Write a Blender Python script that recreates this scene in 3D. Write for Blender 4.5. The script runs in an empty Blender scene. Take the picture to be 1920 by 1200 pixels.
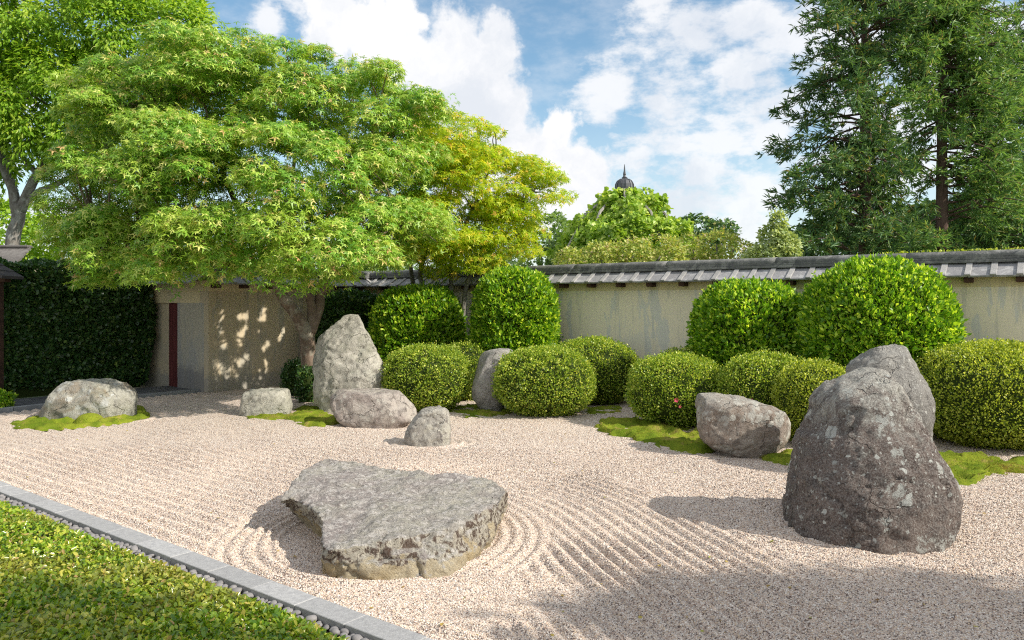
import bpy, bmesh, math, random
import numpy as np
from mathutils import Vector, Matrix, noise as mnoise

random.seed(7)
RNG = np.random.default_rng(11)
scene = bpy.context.scene
COL = scene.collection

# ------------------------------------------------------------------ camera
F, HC, HZ = 1450.0, 1.8, 567.0          # focal length in photo pixels, eye height, horizon row
cam_d = bpy.data.cameras.new('camera')
cam = bpy.data.objects.new('camera', cam_d)
COL.objects.link(cam)
cam.location = (0, 0, HC)
cam.rotation_euler = (math.radians(90), 0, 0)
cam_d.sensor_width = 36.0
cam_d.lens = F / 1920.0 * 36.0
cam_d.shift_y = -33.0 / 1920.0
cam_d.clip_start = 0.05
cam_d.clip_end = 3000
scene.camera = cam

# ------------------------------------------------------------------ sun and exposure
SUN = Vector((0.93, -0.37, 0.0)).normalized()
ELEV = math.radians(37.5)
SUN_DIR = Vector((SUN.x * math.cos(ELEV), SUN.y * math.cos(ELEV), math.sin(ELEV)))
sun_d = bpy.data.lights.new('sun', 'SUN')
sun_d.energy = 4.4
sun_d.angle = math.radians(0.55)
sun_d.color = (1.0, 0.93, 0.82)
sun_o = bpy.data.objects.new('sun', sun_d)
COL.objects.link(sun_o)
sun_o.rotation_euler = SUN_DIR.to_track_quat('Z', 'Y').to_euler()
sun_o.location = (20, -6, 20)

scene.view_settings.view_transform = 'Standard'
scene.view_settings.look = 'None'
scene.view_settings.gamma = 1.0
scene.view_settings.use_curve_mapping = False
scene.view_settings.exposure = 0.45
scene.cycles.use_denoising = False
scene.cycles.filter_width = 1.15
scene.cycles.sample_clamp_indirect = 3.0


# ------------------------------------------------------------------ node helpers
class NT:
    def __init__(self, tree):
        self.t = tree
        self.n = tree.nodes
        self.l = tree.links

    def node(self, kind, **kw):
        nd = self.n.new(kind)
        for k, v in kw.items():
            setattr(nd, k, v)
        return nd

    def put(self, sock, v):
        if isinstance(v, bpy.types.NodeSocket):
            self.l.new(v, sock)
        elif isinstance(v, (tuple, list)) and len(v) == 3 and sock.type == 'RGBA':
            sock.default_value = (*v, 1.0)
        else:
            sock.default_value = v

    def math(self, op, a, b=0.0, c=0.0, clamp=False):
        nd = self.node('ShaderNodeMath', operation=op, use_clamp=clamp)
        self.put(nd.inputs[0], a)
        self.put(nd.inputs[1], b)
        self.put(nd.inputs[2], c)
        return nd.outputs[0]

    def vmath(self, op, a, b=None):
        nd = self.node('ShaderNodeVectorMath', operation=op)
        self.put(nd.inputs[0], a)
        if b is not None:
            self.put(nd.inputs[1], b)
        return nd.outputs['Value'] if op in ('LENGTH', 'DISTANCE', 'DOT_PRODUCT') else nd.outputs[0]

    def mix(self, f, a, b, blend='MIX'):
        nd = self.node('ShaderNodeMix', data_type='RGBA', blend_type=blend)
        self.put(nd.inputs[0], f)
        self.put(nd.inputs[6], a)
        self.put(nd.inputs[7], b)
        return nd.outputs[2]

    def step(self, v, lo, hi):
        nd = self.node('ShaderNodeMapRange', interpolation_type='SMOOTHSTEP')
        self.put(nd.inputs[0], v)
        nd.inputs[1].default_value = lo
        nd.inputs[2].default_value = hi
        return nd.outputs[0]

    def noise(self, vec, scale, detail=4.0, rough=0.55, dist=0.0):
        nd = self.node('ShaderNodeTexNoise')
        if vec is not None:
            self.l.new(vec, nd.inputs['Vector'])
        nd.inputs['Scale'].default_value = scale
        nd.inputs['Detail'].default_value = detail
        nd.inputs['Roughness'].default_value = rough
        nd.inputs['Distortion'].default_value = dist
        return nd.outputs['Fac']

    def voronoi(self, vec, scale, feature='F1', rand=1.0):
        nd = self.node('ShaderNodeTexVoronoi', feature=feature)
        self.l.new(vec, nd.inputs['Vector'])
        nd.inputs['Scale'].default_value = scale
        nd.inputs['Randomness'].default_value = rand
        return nd

    def ramp(self, f, stops, interp='LINEAR'):
        nd = self.node('ShaderNodeValToRGB')
        cr = nd.color_ramp
        cr.interpolation = interp
        while len(cr.elements) < len(stops):
            cr.elements.new(0.5)
        for e, (p, c) in zip(cr.elements, stops):
            e.position = p
            e.color = (*c, 1.0)
        self.put(nd.inputs[0], f)
        return nd.outputs[0]

    def scaled(self, vec, s):
        nd = self.node('ShaderNodeMapping')
        self.l.new(vec, nd.inputs[0])
        nd.inputs['Scale'].default_value = s
        return nd.outputs[0]

    def bump(self, h, strength, dist, normal=None):
        nd = self.node('ShaderNodeBump')
        nd.inputs['Strength'].default_value = strength
        nd.inputs['Distance'].default_value = dist
        self.l.new(h, nd.inputs['Height'])
        if normal is not None:
            self.l.new(normal, nd.inputs['Normal'])
        return nd.outputs[0]


def new_mat(name):
    m = bpy.data.materials.new(name)
    m.use_nodes = True
    m.node_tree.nodes.clear()
    return m, NT(m.node_tree)


def finish(t, color, rough=0.8, normal=None, spec=0.3):
    p = t.node('ShaderNodeBsdfPrincipled')
    t.put(p.inputs['Base Color'], color)
    t.put(p.inputs['Roughness'], rough)
    p.inputs['Specular IOR Level'].default_value = spec
    if normal is not None:
        t.l.new(normal, p.inputs['Normal'])
    o = t.node('ShaderNodeOutputMaterial')
    t.l.new(p.outputs[0], o.inputs[0])
    return p


def pixdir(px, py):
    v = Vector(((px - 960) / F, 1.0, -(py - HZ) / F))
    return v.normalized()


# ------------------------------------------------------------------ world: sky with cumulus
world = bpy.data.worlds.new('World')
scene.world = world
world.use_nodes = True
world.node_tree.nodes.clear()
t = NT(world.node_tree)
sky = t.node('ShaderNodeTexSky', sky_type='NISHITA')
sky.sun_disc = False
sky.sun_elevation = ELEV
sky.sun_rotation = math.atan2(SUN.x, SUN.y)
sky.altitude = 50
sky.air_density = 1.0
sky.dust_density = 0.6
sky.ozone_density = 1.6
gen = t.node('ShaderNodeTexCoord').outputs['Generated']
dirv = t.vmath('NORMALIZE', gen)
CUMULUS = [(625, 35, 70), (690, 50, 70), (745, 30, 48), (740, 110, 70), (800, 130, 70), (850, 100, 85), (930, 80, 55), (905, 150, 80), (850, 200, 100),
           (930, 240, 85), (985, 290, 85), (1060, 245, 52), (1050, 300, 70), (1040, 370, 95), (1110, 330, 70), (920, 330, 110), (1120, 410, 80)]
WISPS = [(1230, 30, 70), (1300, 80, 75), (1400, 40, 95), (1470, 100, 110), (1380, 150, 70), (1240, 180, 75), (1150, 170, 70), (1120, 205, 60), (1260, 240, 95), (1360, 250, 100),
         (1460, 230, 95), (1200, 300, 80), (1300, 340, 110), (1420, 340, 120), (1240, 410, 120), (1380, 430, 130), (1180, 380, 90), (1560, 60, 150), (1660, 240, 190), (1840, 160, 200),
         (60, 420, 150), (-200, 250, 260), (500, 60, 40), (560, 20, 40)]


def cluster(vec, lst, k):
    a = None
    for (cx, cy, r) in lst:
        d = t.vmath('DISTANCE', vec, tuple(pixdir(cx, cy)))
        v = t.math('MULTIPLY_ADD', d, -F / r, 1.0)
        a = v if a is None else t.math('SMOOTH_MAX', a, v, k)
    return a


warp = t.node('ShaderNodeTexNoise')
t.l.new(dirv, warp.inputs['Vector'])
warp.inputs['Scale'].default_value = 9.0
warp.inputs['Detail'].default_value = 8.0
warp.inputs['Roughness'].default_value = 0.62
dw = t.vmath('ADD', dirv, t.vmath('MULTIPLY', t.vmath('SUBTRACT', warp.outputs['Color'], (0.5, 0.5, 0.5)), (0.10, 0.10, 0.10)))
sep = t.node('ShaderNodeSeparateXYZ')
t.l.new(dirv, sep.inputs[0])
front = t.step(sep.outputs['Y'], 0.45, 0.8)
f1 = t.noise(dirv, 11.0, 10, 0.64)
f2 = t.noise(t.scaled(dirv, (1.0, 1.0, 2.0)), 15.0, 9, 0.62)
d1 = t.math('ADD', cluster(dw, CUMULUS, 0.10), t.math('MULTIPLY', t.math('SUBTRACT', f1, 0.5), 1.3))
m1 = t.step(d1, -0.02, 0.36)
d2 = t.math('ADD', cluster(dw, WISPS, 0.15), t.math('MULTIPLY', t.math('SUBTRACT', f2, 0.5), 3.4))
m2 = t.math('MULTIPLY', t.step(d2, -0.15, 0.85), 0.88)
# unseen cloud made denser than in view, added for more fill light
d3 = t.math('MULTIPLY_ADD', t.noise(dirv, 2.6, 8, 0.58), 5.0, -1.75)
m3 = t.math('MULTIPLY', t.step(t.math('SUBTRACT', d3, t.math('MULTIPLY', front, 4.0)), 0.0, 0.9), 0.95)
thin = t.math('MULTIPLY', t.step(f2, 0.35, 0.72), 0.30)
mask = t.math('MAXIMUM', t.math('MAXIMUM', m1, m2), t.math('MAXIMUM', m3, thin), clamp=True)
hz = t.math('MULTIPLY', t.step(t.math('MULTIPLY', sep.outputs['Z'], -1.0), -0.30, 0.0), 0.6)
mask = t.math('MAXIMUM', mask, hz)
shade = t.step(t.noise(dw, 7.5, 8, 0.62), 0.42, 0.68)
ccol = t.mix(shade, (7.5, 7.5, 7.6), (5.9, 6.2, 6.7))
skyc = t.mix(1.0, sky.outputs[0], (1.17, 1.34, 1.27), 'MULTIPLY')
col = t.mix(mask, skyc, ccol)
bg = t.node('ShaderNodeBackground')
t.l.new(col, bg.inputs[0])
bg.inputs[1].default_value = 0.1
wo = t.node('ShaderNodeOutputWorld')
t.l.new(bg.outputs[0], wo.inputs[0])


# ------------------------------------------------------------------ geometry helpers
def W(px, py, Y):
    return Vector(((px - 960) * Y / F, Y, HC - (py - HZ) * Y / F))


def G(px, py):
    Y = F * HC / (py - HZ)
    return Vector(((px - 960) * Y / F, Y, 0.0))


def U(px, py, z):
    Y = (HC - z) * F / (py - HZ)
    return Vector(((px - 960) * Y / F, Y, z))


def tag(o, label=None, cat=None, group=None, kind=None):
    if label:
        o['label'] = label
    if cat:
        o['category'] = cat
    if group:
        o['group'] = group
    if kind:
        o['kind'] = kind
    return o


def empty(name, loc=(0, 0, 0), rz=0.0, parent=None):
    o = bpy.data.objects.new(name, None)
    COL.objects.link(o)
    o.location = loc
    o.rotation_euler = (0, 0, rz)
    o.empty_display_size = 0.2
    if parent is not None:
        o.parent = parent
    return o


def link(name, me, mat=None, parent=None, smooth=False):
    if mat is not None and len(me.materials) == 0:
        me.materials.append(mat)
    o = bpy.data.objects.new(name, me)
    COL.objects.link(o)
    if parent is not None:
        o.parent = parent
    if smooth:
        me.polygons.foreach_set('use_smooth', [True] * len(me.polygons))
    return o


def np_mesh(name, V, faces, k):
    """faces: (M,k) int array"""
    me = bpy.data.meshes.new(name)
    V = np.asarray(V, dtype=np.float32)
    faces = np.asarray(faces, dtype=np.int32)
    me.vertices.add(len(V))
    me.vertices.foreach_set('co', V.ravel())
    me.loops.add(faces.size)
    me.loops.foreach_set('vertex_index', faces.ravel())
    me.polygons.add(len(faces))
    me.polygons.foreach_set('loop_start', np.arange(0, faces.size, k, dtype=np.int32))
    me.update(calc_edges=True)
    return me


def box_mesh(name, x0, x1, y0, y1, z0, z1, bevel=0.0):
    bm = bmesh.new()
    bmesh.ops.create_cube(bm, size=1)
    for v in bm.verts:
        v.co = Vector(((x0 + x1) / 2 + v.co.x * (x1 - x0), (y0 + y1) / 2 + v.co.y * (y1 - y0), (z0 + z1) / 2 + v.co.z * (z1 - z0)))
    if bevel > 0:
        bmesh.ops.bevel(bm, geom=bm.edges[:], offset=bevel, segments=1, affect='EDGES')
    me = bpy.data.meshes.new(name)
    bm.to_mesh(me)
    bm.free()
    return me


def poly_mesh(name, V, F_):
    me = bpy.data.meshes.new(name)
    me.from_pydata([tuple(v) for v in V], [], F_)
    me.update()
    return me


# vectorised value noise
_LAT = np.random.default_rng(3).random((32, 32, 32)).astype(np.float32)


def vn(P):
    P = np.asarray(P, dtype=np.float64)
    i = np.floor(P).astype(int)
    f = P - i
    f = f * f * (3 - 2 * f)
    out = 0
    for a in (0, 1):
        for b in (0, 1):
            for c in (0, 1):
                w = (f[:, 0] if a else 1 - f[:, 0]) * (f[:, 1] if b else 1 - f[:, 1]) * (f[:, 2] if c else 1 - f[:, 2])
                out = out + w * _LAT[(i[:, 0] + a) % 32, (i[:, 1] + b) % 32, (i[:, 2] + c) % 32]
    return out


def fbm(P, oct_=4, gain=0.5):
    s, a, tot = 0, 1.0, 0.0
    for k in range(oct_):
        s = s + a * (vn(P * (2.03 ** k) + 7.3 * k) - 0.5)
        tot += a
        a *= gain
    return s / tot


def unit(a):
    return a / np.maximum(np.linalg.norm(a, axis=-1, keepdims=True), 1e-9)


LEAF2 = (np.array([[0, 0, 0], [0.5, 0.45, 0.12], [0, 1, 0], [-0.5, 0.45, 0.12]]), [(0, 1, 2), (0, 2, 3)])
LEAF4 = (np.array([[0, 0, 0], [0.42, 0.3, 0.1], [0.36, 0.68, 0.08], [0, 1, -0.08], [-0.36, 0.68, 0.08], [-0.42, 0.3, 0.1]]),
         [(0, 1, 2), (0, 2, 3), (0, 3, 4), (0, 4, 5)])


def star_leaf():
    ang = [-130, -72, 0, 72, 130]          # five lobes, measured from the leaf's tip direction
    ln = [0.5, 0.85, 1.0, 0.85, 0.5]
    V, T = [(0, 0, 0)], []
    for k, (a, r) in enumerate(zip(ang, ln)):
        a = math.radians(a)
        V.append((math.sin(a) * r, math.cos(a) * r, -0.16 * r))
    for k in range(4):
        a = math.radians((ang[k] + ang[k + 1]) / 2)
        V.append((math.sin(a) * 0.27, math.cos(a) * 0.27, 0.03))
    a0 = math.radians(-165)
    V.append((math.sin(a0) * 0.16, math.cos(a0) * 0.16, 0.0))
    V.append((-math.sin(a0) * 0.16, math.cos(a0) * 0.16, 0.0))
    T = [(10, 1, 6), (6, 2, 7), (7, 3, 8), (8, 4, 9), (9, 5, 11), (6, 8, 10)]
    return np.array(V), T


STAR = star_leaf()
BLADE = (np.array([[-0.5, 0, 0], [0.5, 0, 0], [0, 1, 0]]), [(0, 1, 2)])


def leaf_cloud(name, P, N, D, S, tmpl, mat, parent=None, width=1.0, kind='stuff'):
    tv, tf = tmpl
    P, N, D = np.asarray(P, float), np.asarray(N, float), np.asarray(D, float)
    S = np.broadcast_to(np.asarray(S, float), (len(P),))
    D = unit(D)
    N = N - D * np.sum(N * D, axis=1, keepdims=True)
    N = unit(N)
    B = np.cross(D, N)
    x, y, z = tv[:, 0] * width, tv[:, 1], tv[:, 2]
    V = (B[:, None, :] * x[None, :, None] + D[:, None, :] * y[None, :, None] + N[:, None, :] * z[None, :, None]) * S[:, None, None] + P[:, None, :]
    k = len(tv)
    T = np.asarray(tf)
    Fc = (T[None, :, :] + (np.arange(len(P)) * k)[:, None, None]).reshape(-1, 3)
    me = np_mesh(name, V.reshape(-1, 3), Fc, 3)
    o = link(name, me, mat, parent)
    if kind:
        o['kind'] = kind
    return o


def leaf_mat(name, stops, trans=0.35, rough=0.42, tcol=1.6, spec=0.45, patch=0.0, patch_col=(0.1, 0.12, 0.02), pscale=1.5):
    m, t = new_mat(name)
    g = t.node('ShaderNodeNewGeometry')
    c = t.ramp(g.outputs['Random Per Island'], stops)
    if patch > 0:
        co = t.node('ShaderNodeTexCoord').outputs['Object']
        c = t.mix(t.math('MULTIPLY', t.step(t.noise(co, pscale, 3), 0.42, 0.68), patch), c, patch_col)
    p = t.node('ShaderNodeBsdfPrincipled')
    t.put(p.inputs['Base Color'], c)
    p.inputs['Roughness'].default_value = rough
    p.inputs['Specular IOR Level'].default_value = spec
    tr = t.node('ShaderNodeBsdfTranslucent')
    t.l.new(t.mix(1.0, c, (tcol * 1.05, tcol, tcol * 0.45), 'MULTIPLY'), tr.inputs[0])
    mx = t.node('ShaderNodeMixShader')
    mx.inputs[0].default_value = trans
    t.l.new(p.outputs[0], mx.inputs[1])
    t.l.new(tr.outputs[0], mx.inputs[2])
    o = t.node('ShaderNodeOutputMaterial')
    t.l.new(mx.outputs[0], o.inputs[0])
    return m


def tube_mesh(name, paths, seg=8, wob=0.0):
    """paths: list of (points, radii); joined into one mesh"""
    V, Fc = [], []
    for pts, rad in paths:
        pts = [Vector(p) for p in pts]
        base = len(V)
        n = len(pts)
        prev = None
        for i, p in enumerate(pts):
            d = (pts[min(i + 1, n - 1)] - pts[max(i - 1, 0)]).normalized()
            a = prev if prev is not None else (Vector((1, 0, 0)) if abs(d.x) < 0.8 else Vector((0, 1, 0)))
            a = (a - d * a.dot(d)).normalized()
            prev = a
            b = d.cross(a)
            for k in range(seg):
                an = 2 * math.pi * k / seg
                r = rad[i]
                if wob:
                    q = p * 3.1 + Vector((math.cos(an), math.sin(an), 0)) * 1.3
                    r *= 1 + wob * mnoise.noise(q)
                V.append(p + a * (r * math.cos(an)) + b * (r * math.sin(an)))
        for i in range(n - 1):
            for k in range(seg):
                k2 = (k + 1) % seg
                Fc.append((base + i * seg + k, base + i * seg + k2, base + (i + 1) * seg + k2, base + (i + 1) * seg + k))
        Fc.append(tuple(base + (n - 1) * seg + k for k in range(seg)))
        Fc.append(tuple(base + k for k in reversed(range(seg))))
    return poly_mesh(name, V, Fc)


def smooth_path(ctrl, n=10, jitter=0.0):
    """Catmull-Rom through control points (x,y,z,r)"""
    c = [np.array(p, float) for p in ctrl]
    c = [2 * c[0] - c[1]] + c + [2 * c[-1] - c[-2]]
    pts, rad = [], []
    for i in range(1, len(c) - 2):
        for s in range(n):
            u = s / n
            p = 0.5 * ((2 * c[i]) + (-c[i - 1] + c[i + 1]) * u + (2 * c[i - 1] - 5 * c[i] + 4 * c[i + 1] - c[i + 2]) * u * u + (-c[i - 1] + 3 * c[i] - 3 * c[i + 1] + c[i + 2]) * u ** 3)
            pts.append(Vector(p[:3]) + Vector((random.gauss(0, jitter), random.gauss(0, jitter), random.gauss(0, jitter))))
            rad.append(max(0.003, p[3]))
    pts.append(Vector(c[-2][:3]))
    rad.append(max(0.003, c[-2][3]))
    return pts, rad


# ------------------------------------------------------------------ materials
def rock_mat(name, c1, c2, dark, lichen=0.5, lcol=(0.42, 0.42, 0.38), brown=None, brown_amt=0.0, spots=0.3, seed=0.0, zlight=0.0, ztop=1.0, moss=0.0):
    m, t = new_mat(name)
    co = t.node('ShaderNodeTexCoord').outputs['Object']
    co = t.vmath('ADD', co, (seed * 3.1, seed * 1.7, seed * 2.3))
    n1 = t.noise(co, 2.6, 6, 0.6, 0.4)
    n2 = t.noise(co, 9.0, 9, 0.74, 0.5)
    n3 = t.noise(co, 75.0, 4, 0.75)
    n4 = t.noise(co, 24.0, 7, 0.74, 0.8)
    c = t.mix(t.step(n1, 0.38, 0.62), c1, c2)
    if brown is not None:
        c = t.mix(t.math('MULTIPLY', t.step(t.noise(co, 1.9, 5, 0.6, 0.7), 0.56 - 0.2 * brown_amt, 0.70 - 0.2 * brown_amt), 0.9), c, brown)
    c = t.mix(t.math('MULTIPLY', t.step(n2, 0.51, 0.58), 0.75), c, dark)
    # grainy speckle of the stone itself
    c = t.mix(t.math('MULTIPLY', t.step(n3, 0.42, 0.62), 0.55), c, t.mix(0.5, c, (0.58, 0.57, 0.53)))
    c = t.mix(t.math('MULTIPLY', t.step(n4, 0.555, 0.62), 0.6), c, tuple(x * 0.45 for x in dark))
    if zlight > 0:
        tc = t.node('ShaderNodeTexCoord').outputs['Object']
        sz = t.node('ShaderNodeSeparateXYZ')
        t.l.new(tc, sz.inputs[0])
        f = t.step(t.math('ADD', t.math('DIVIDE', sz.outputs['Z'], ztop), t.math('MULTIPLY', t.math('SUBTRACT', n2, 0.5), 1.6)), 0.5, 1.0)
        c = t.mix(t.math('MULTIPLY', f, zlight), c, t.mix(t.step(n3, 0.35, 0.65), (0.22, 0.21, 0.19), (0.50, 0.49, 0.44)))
    # pale lichen crusts: ragged sheets and scattered rosettes of many sizes
    lt = t.mix(t.step(n3, 0.4, 0.7), lcol, tuple(x * 0.68 for x in lcol))
    sheet = t.noise(co, 3.6, 10, 0.72, 0.25)
    th = 0.615 - 0.10 * lichen
    c = t.mix(t.math('MULTIPLY', t.step(sheet, th, th + 0.03), 0.85), c, lt)
    wv = t.vmath('ADD', co, t.vmath('MULTIPLY', t.vmath('SUBTRACT', warpnoise(t, co, 22.0), (0.5, 0.5, 0.5)), (0.06, 0.06, 0.06)))
    for (sc, amt) in ((7.0, 0.75), (17.0, 0.9), (36.0, 0.8)):
        v = t.voronoi(wv, sc)
        sp_ = t.node('ShaderNodeSeparateColor')
        t.l.new(v.outputs['Color'], sp_.inputs[0])
        rad = t.math('MULTIPLY', t.math('MAXIMUM', t.math('SUBTRACT', sp_.outputs[0], 1.0 - 0.55 * spots), 0.0), 0.75 / max(0.3, spots))
        dot = t.step(t.math('SUBTRACT', rad, v.outputs['Distance']), 0.0, 0.05)
        c = t.mix(t.math('MULTIPLY', dot, amt), c, t.mix(sp_.outputs[1], lt, tuple(min(0.62, x * 1.2) for x in lcol)))
    if moss > 0:
        c = t.mix(t.math('MULTIPLY', t.step(t.noise(co, 3.7, 6, 0.65), 0.5, 0.7), moss), c, (0.13, 0.145, 0.06))
    h = t.math('ADD', t.math('MULTIPLY', n2, 0.6), t.math('MULTIPLY', n4, 0.6))
    ck = t.voronoi(t.vmath('ADD', co, t.vmath('MULTIPLY', t.vmath('SUBTRACT', warpnoise(t, co, 3.0), (0.5, 0.5, 0.5)), (0.5, 0.5, 0.5))), 2.4, 'DISTANCE_TO_EDGE')
    line = t.math('SUBTRACT', 1.0, t.step(ck.outputs['Distance'], 0.004, 0.022))
    line = t.math('MULTIPLY', line, t.step(t.noise(co, 2.2, 3), 0.5, 0.56))
    h = t.math('SUBTRACT', h, t.math('MULTIPLY', line, 0.8))
    h = t.math('ADD', h, t.math('MULTIPLY', n3, 0.35))
    finish(t, c, 0.9, t.bump(h, 1.0, 0.035), 0.2)
    return m


def warpnoise(t, co, scale):
    nd = t.node('ShaderNodeTexNoise')
    t.l.new(co, nd.inputs['Vector'])
    nd.inputs['Scale'].default_value = scale
    nd.inputs['Detail'].default_value = 4
    return nd.outputs['Color']


def gravel_mat():
    m, t = new_mat('pink_beige_gravel')
    co = t.node('ShaderNodeTexCoord').outputs['Object']
    v = t.voronoi(co, 105.0)
    rnd = t.node('ShaderNodeSeparateColor')
    t.l.new(v.outputs['Color'], rnd.inputs[0])
    c = t.ramp(rnd.outputs[0], GRAVEL, 'CONSTANT')
    n = t.noise(co, 0.9, 4)
    c = t.mix(t.math('MULTIPLY', n, 0.25), c, (0.50, 0.40, 0.33))
    h = t.math('SUBTRACT', 1.0, v.outputs['Distance'])
    v3 = t.voronoi(co, 38.0)
    hh = t.math('ADD', t.math('MULTIPLY', h, 0.5), t.math('MULTIPLY', v3.outputs['Distance'], -0.6))
    finish(t, c, 0.85, t.bump(hh, 1.0, 0.012), 0.25)
    return m


GRAVEL = [(0.0, (0.59, 0.485, 0.398)), (0.20, (0.68, 0.59, 0.51)), (0.36, (0.525, 0.415, 0.345)), (0.48, (0.74, 0.68, 0.61)),
          (0.62, (0.455, 0.335, 0.265)), (0.71, (0.35, 0.31, 0.28)), (0.81, (0.15, 0.11, 0.095)), (0.92, (0.64, 0.505, 0.36))]  # real dark stones, with more added to stand for shaded gaps


def grain_mat():
    m, t = new_mat('gravel_grain')
    oi = t.node('ShaderNodeObjectInfo')
    c = t.ramp(oi.outputs['Random'], GRAVEL, 'CONSTANT')
    finish(t, c, 0.7, None, 0.3)
    return m


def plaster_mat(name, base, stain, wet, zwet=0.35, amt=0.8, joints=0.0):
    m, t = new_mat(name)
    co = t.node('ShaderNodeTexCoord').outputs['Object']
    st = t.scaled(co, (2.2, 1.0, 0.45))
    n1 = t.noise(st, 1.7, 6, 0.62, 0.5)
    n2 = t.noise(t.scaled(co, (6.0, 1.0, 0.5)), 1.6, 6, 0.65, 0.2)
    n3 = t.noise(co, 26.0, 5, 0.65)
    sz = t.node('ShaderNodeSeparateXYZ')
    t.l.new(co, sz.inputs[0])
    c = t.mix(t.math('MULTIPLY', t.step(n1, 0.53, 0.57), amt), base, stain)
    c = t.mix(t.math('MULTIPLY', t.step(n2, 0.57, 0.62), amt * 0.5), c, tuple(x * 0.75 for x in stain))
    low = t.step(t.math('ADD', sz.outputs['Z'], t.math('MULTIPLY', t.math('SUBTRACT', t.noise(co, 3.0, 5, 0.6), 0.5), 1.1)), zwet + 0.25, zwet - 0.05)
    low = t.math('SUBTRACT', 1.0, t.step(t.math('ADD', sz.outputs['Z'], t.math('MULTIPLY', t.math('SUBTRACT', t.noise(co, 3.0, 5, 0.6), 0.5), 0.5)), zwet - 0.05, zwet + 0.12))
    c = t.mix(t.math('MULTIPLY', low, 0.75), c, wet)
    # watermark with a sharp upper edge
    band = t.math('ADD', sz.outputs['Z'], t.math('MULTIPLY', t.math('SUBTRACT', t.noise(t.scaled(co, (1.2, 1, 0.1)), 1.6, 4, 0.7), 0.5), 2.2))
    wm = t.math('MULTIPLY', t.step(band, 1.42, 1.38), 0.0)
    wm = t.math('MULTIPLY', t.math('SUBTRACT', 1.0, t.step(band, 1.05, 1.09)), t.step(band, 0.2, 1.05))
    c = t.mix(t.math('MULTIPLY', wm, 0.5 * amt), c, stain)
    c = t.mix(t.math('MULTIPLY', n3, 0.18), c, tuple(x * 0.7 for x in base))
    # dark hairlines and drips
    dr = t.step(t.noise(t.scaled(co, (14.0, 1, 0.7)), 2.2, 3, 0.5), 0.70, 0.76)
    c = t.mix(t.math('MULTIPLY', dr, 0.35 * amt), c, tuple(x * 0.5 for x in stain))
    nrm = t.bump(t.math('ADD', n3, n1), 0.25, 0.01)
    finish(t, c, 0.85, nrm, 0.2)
    return m


def stone_mat(name, c1, c2, scale=20.0, rough=0.85, bump=0.4, light=None, lamt=0.0):
    m, t = new_mat(name)
    co = t.node('ShaderNodeTexCoord').outputs['Object']
    n1 = t.noise(co, scale, 5, 0.7)
    n2 = t.noise(co, scale * 6, 3, 0.7)
    oi = t.node('ShaderNodeObjectInfo')
    c = t.mix(t.step(n1, 0.35, 0.65), c1, c2)
    c = t.mix(t.math('MULTIPLY', oi.outputs['Random'], 0.45), c, tuple(x * 0.6 for x in c1))
    c = t.mix(t.math('MULTIPLY', t.step(n2, 0.5, 0.7), 0.4), c, tuple(min(0.9, x * 1.5) for x in c2))
    if light is not None:
        c = t.mix(t.math('MULTIPLY', t.step(t.noise(t.vmath('ADD', co, t.vmath('MULTIPLY', oi.outputs['Location'], (1.0, 1.0, 1.0))), scale * 0.6, 6, 0.7, 0.5), 0.5, 0.62), lamt), c, light)
    finish(t, c, rough, t.bump(t.math('ADD', n1, n2), bump, 0.01), 0.3)
    return m


def bark_mat(name, c1, c2, lichen=None, sx=18.0, sz=3.0):
    m, t = new_mat(name)
    co = t.node('ShaderNodeTexCoord').outputs['Object']
    n1 = t.noise(t.scaled(co, (sx, sx, sz)), 1.0, 6, 0.7, 0.3)
    n2 = t.noise(co, 4.0, 4, 0.6)
    c = t.mix(t.step(n1, 0.35, 0.65), c1, c2)
    if lichen is not None:
        c = t.mix(t.math('MULTIPLY', t.step(n2, 0.5, 0.62), 0.7), c, lichen)
    finish(t, c, 0.9, t.bump(n1, 0.7, 0.03), 0.15)
    return m


def moss_mat():
    m, t = new_mat('moss_green')
    co = t.node('ShaderNodeTexCoord').outputs['Object']
    n1 = t.noise(co, 3.0, 5, 0.6)
    n2 = t.noise(co, 60.0, 4, 0.75)
    c = t.mix(t.step(n1, 0.35, 0.62), (0.13, 0.19, 0.014), (0.27, 0.31, 0.028))
    c = t.mix(t.math('MULTIPLY', t.step(t.noise(co, 5.5, 5, 0.65), 0.56, 0.66), 0.7), c, (0.36, 0.26, 0.09))
    c = t.mix(t.math('MULTIPLY', t.step(n2, 0.4, 0.65), 0.5), c, (0.08, 0.14, 0.01))
    finish(t, c, 0.95, t.bump(n2, 1.0, 0.02), 0.1)
    return m


def plain_mat(name, c, rough=0.7, spec=0.3, metal=0.0):
    m, t = new_mat(name)
    co = t.node('ShaderNodeTexCoord').outputs['Object']
    n = t.noise(co, 22.0, 4, 0.6)
    p = finish(t, t.mix(n, tuple(x * 0.75 for x in c), tuple(min(1, x * 1.25) for x in c)), rough, None, spec)
    p.inputs['Metallic'].default_value = metal
    return m


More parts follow.
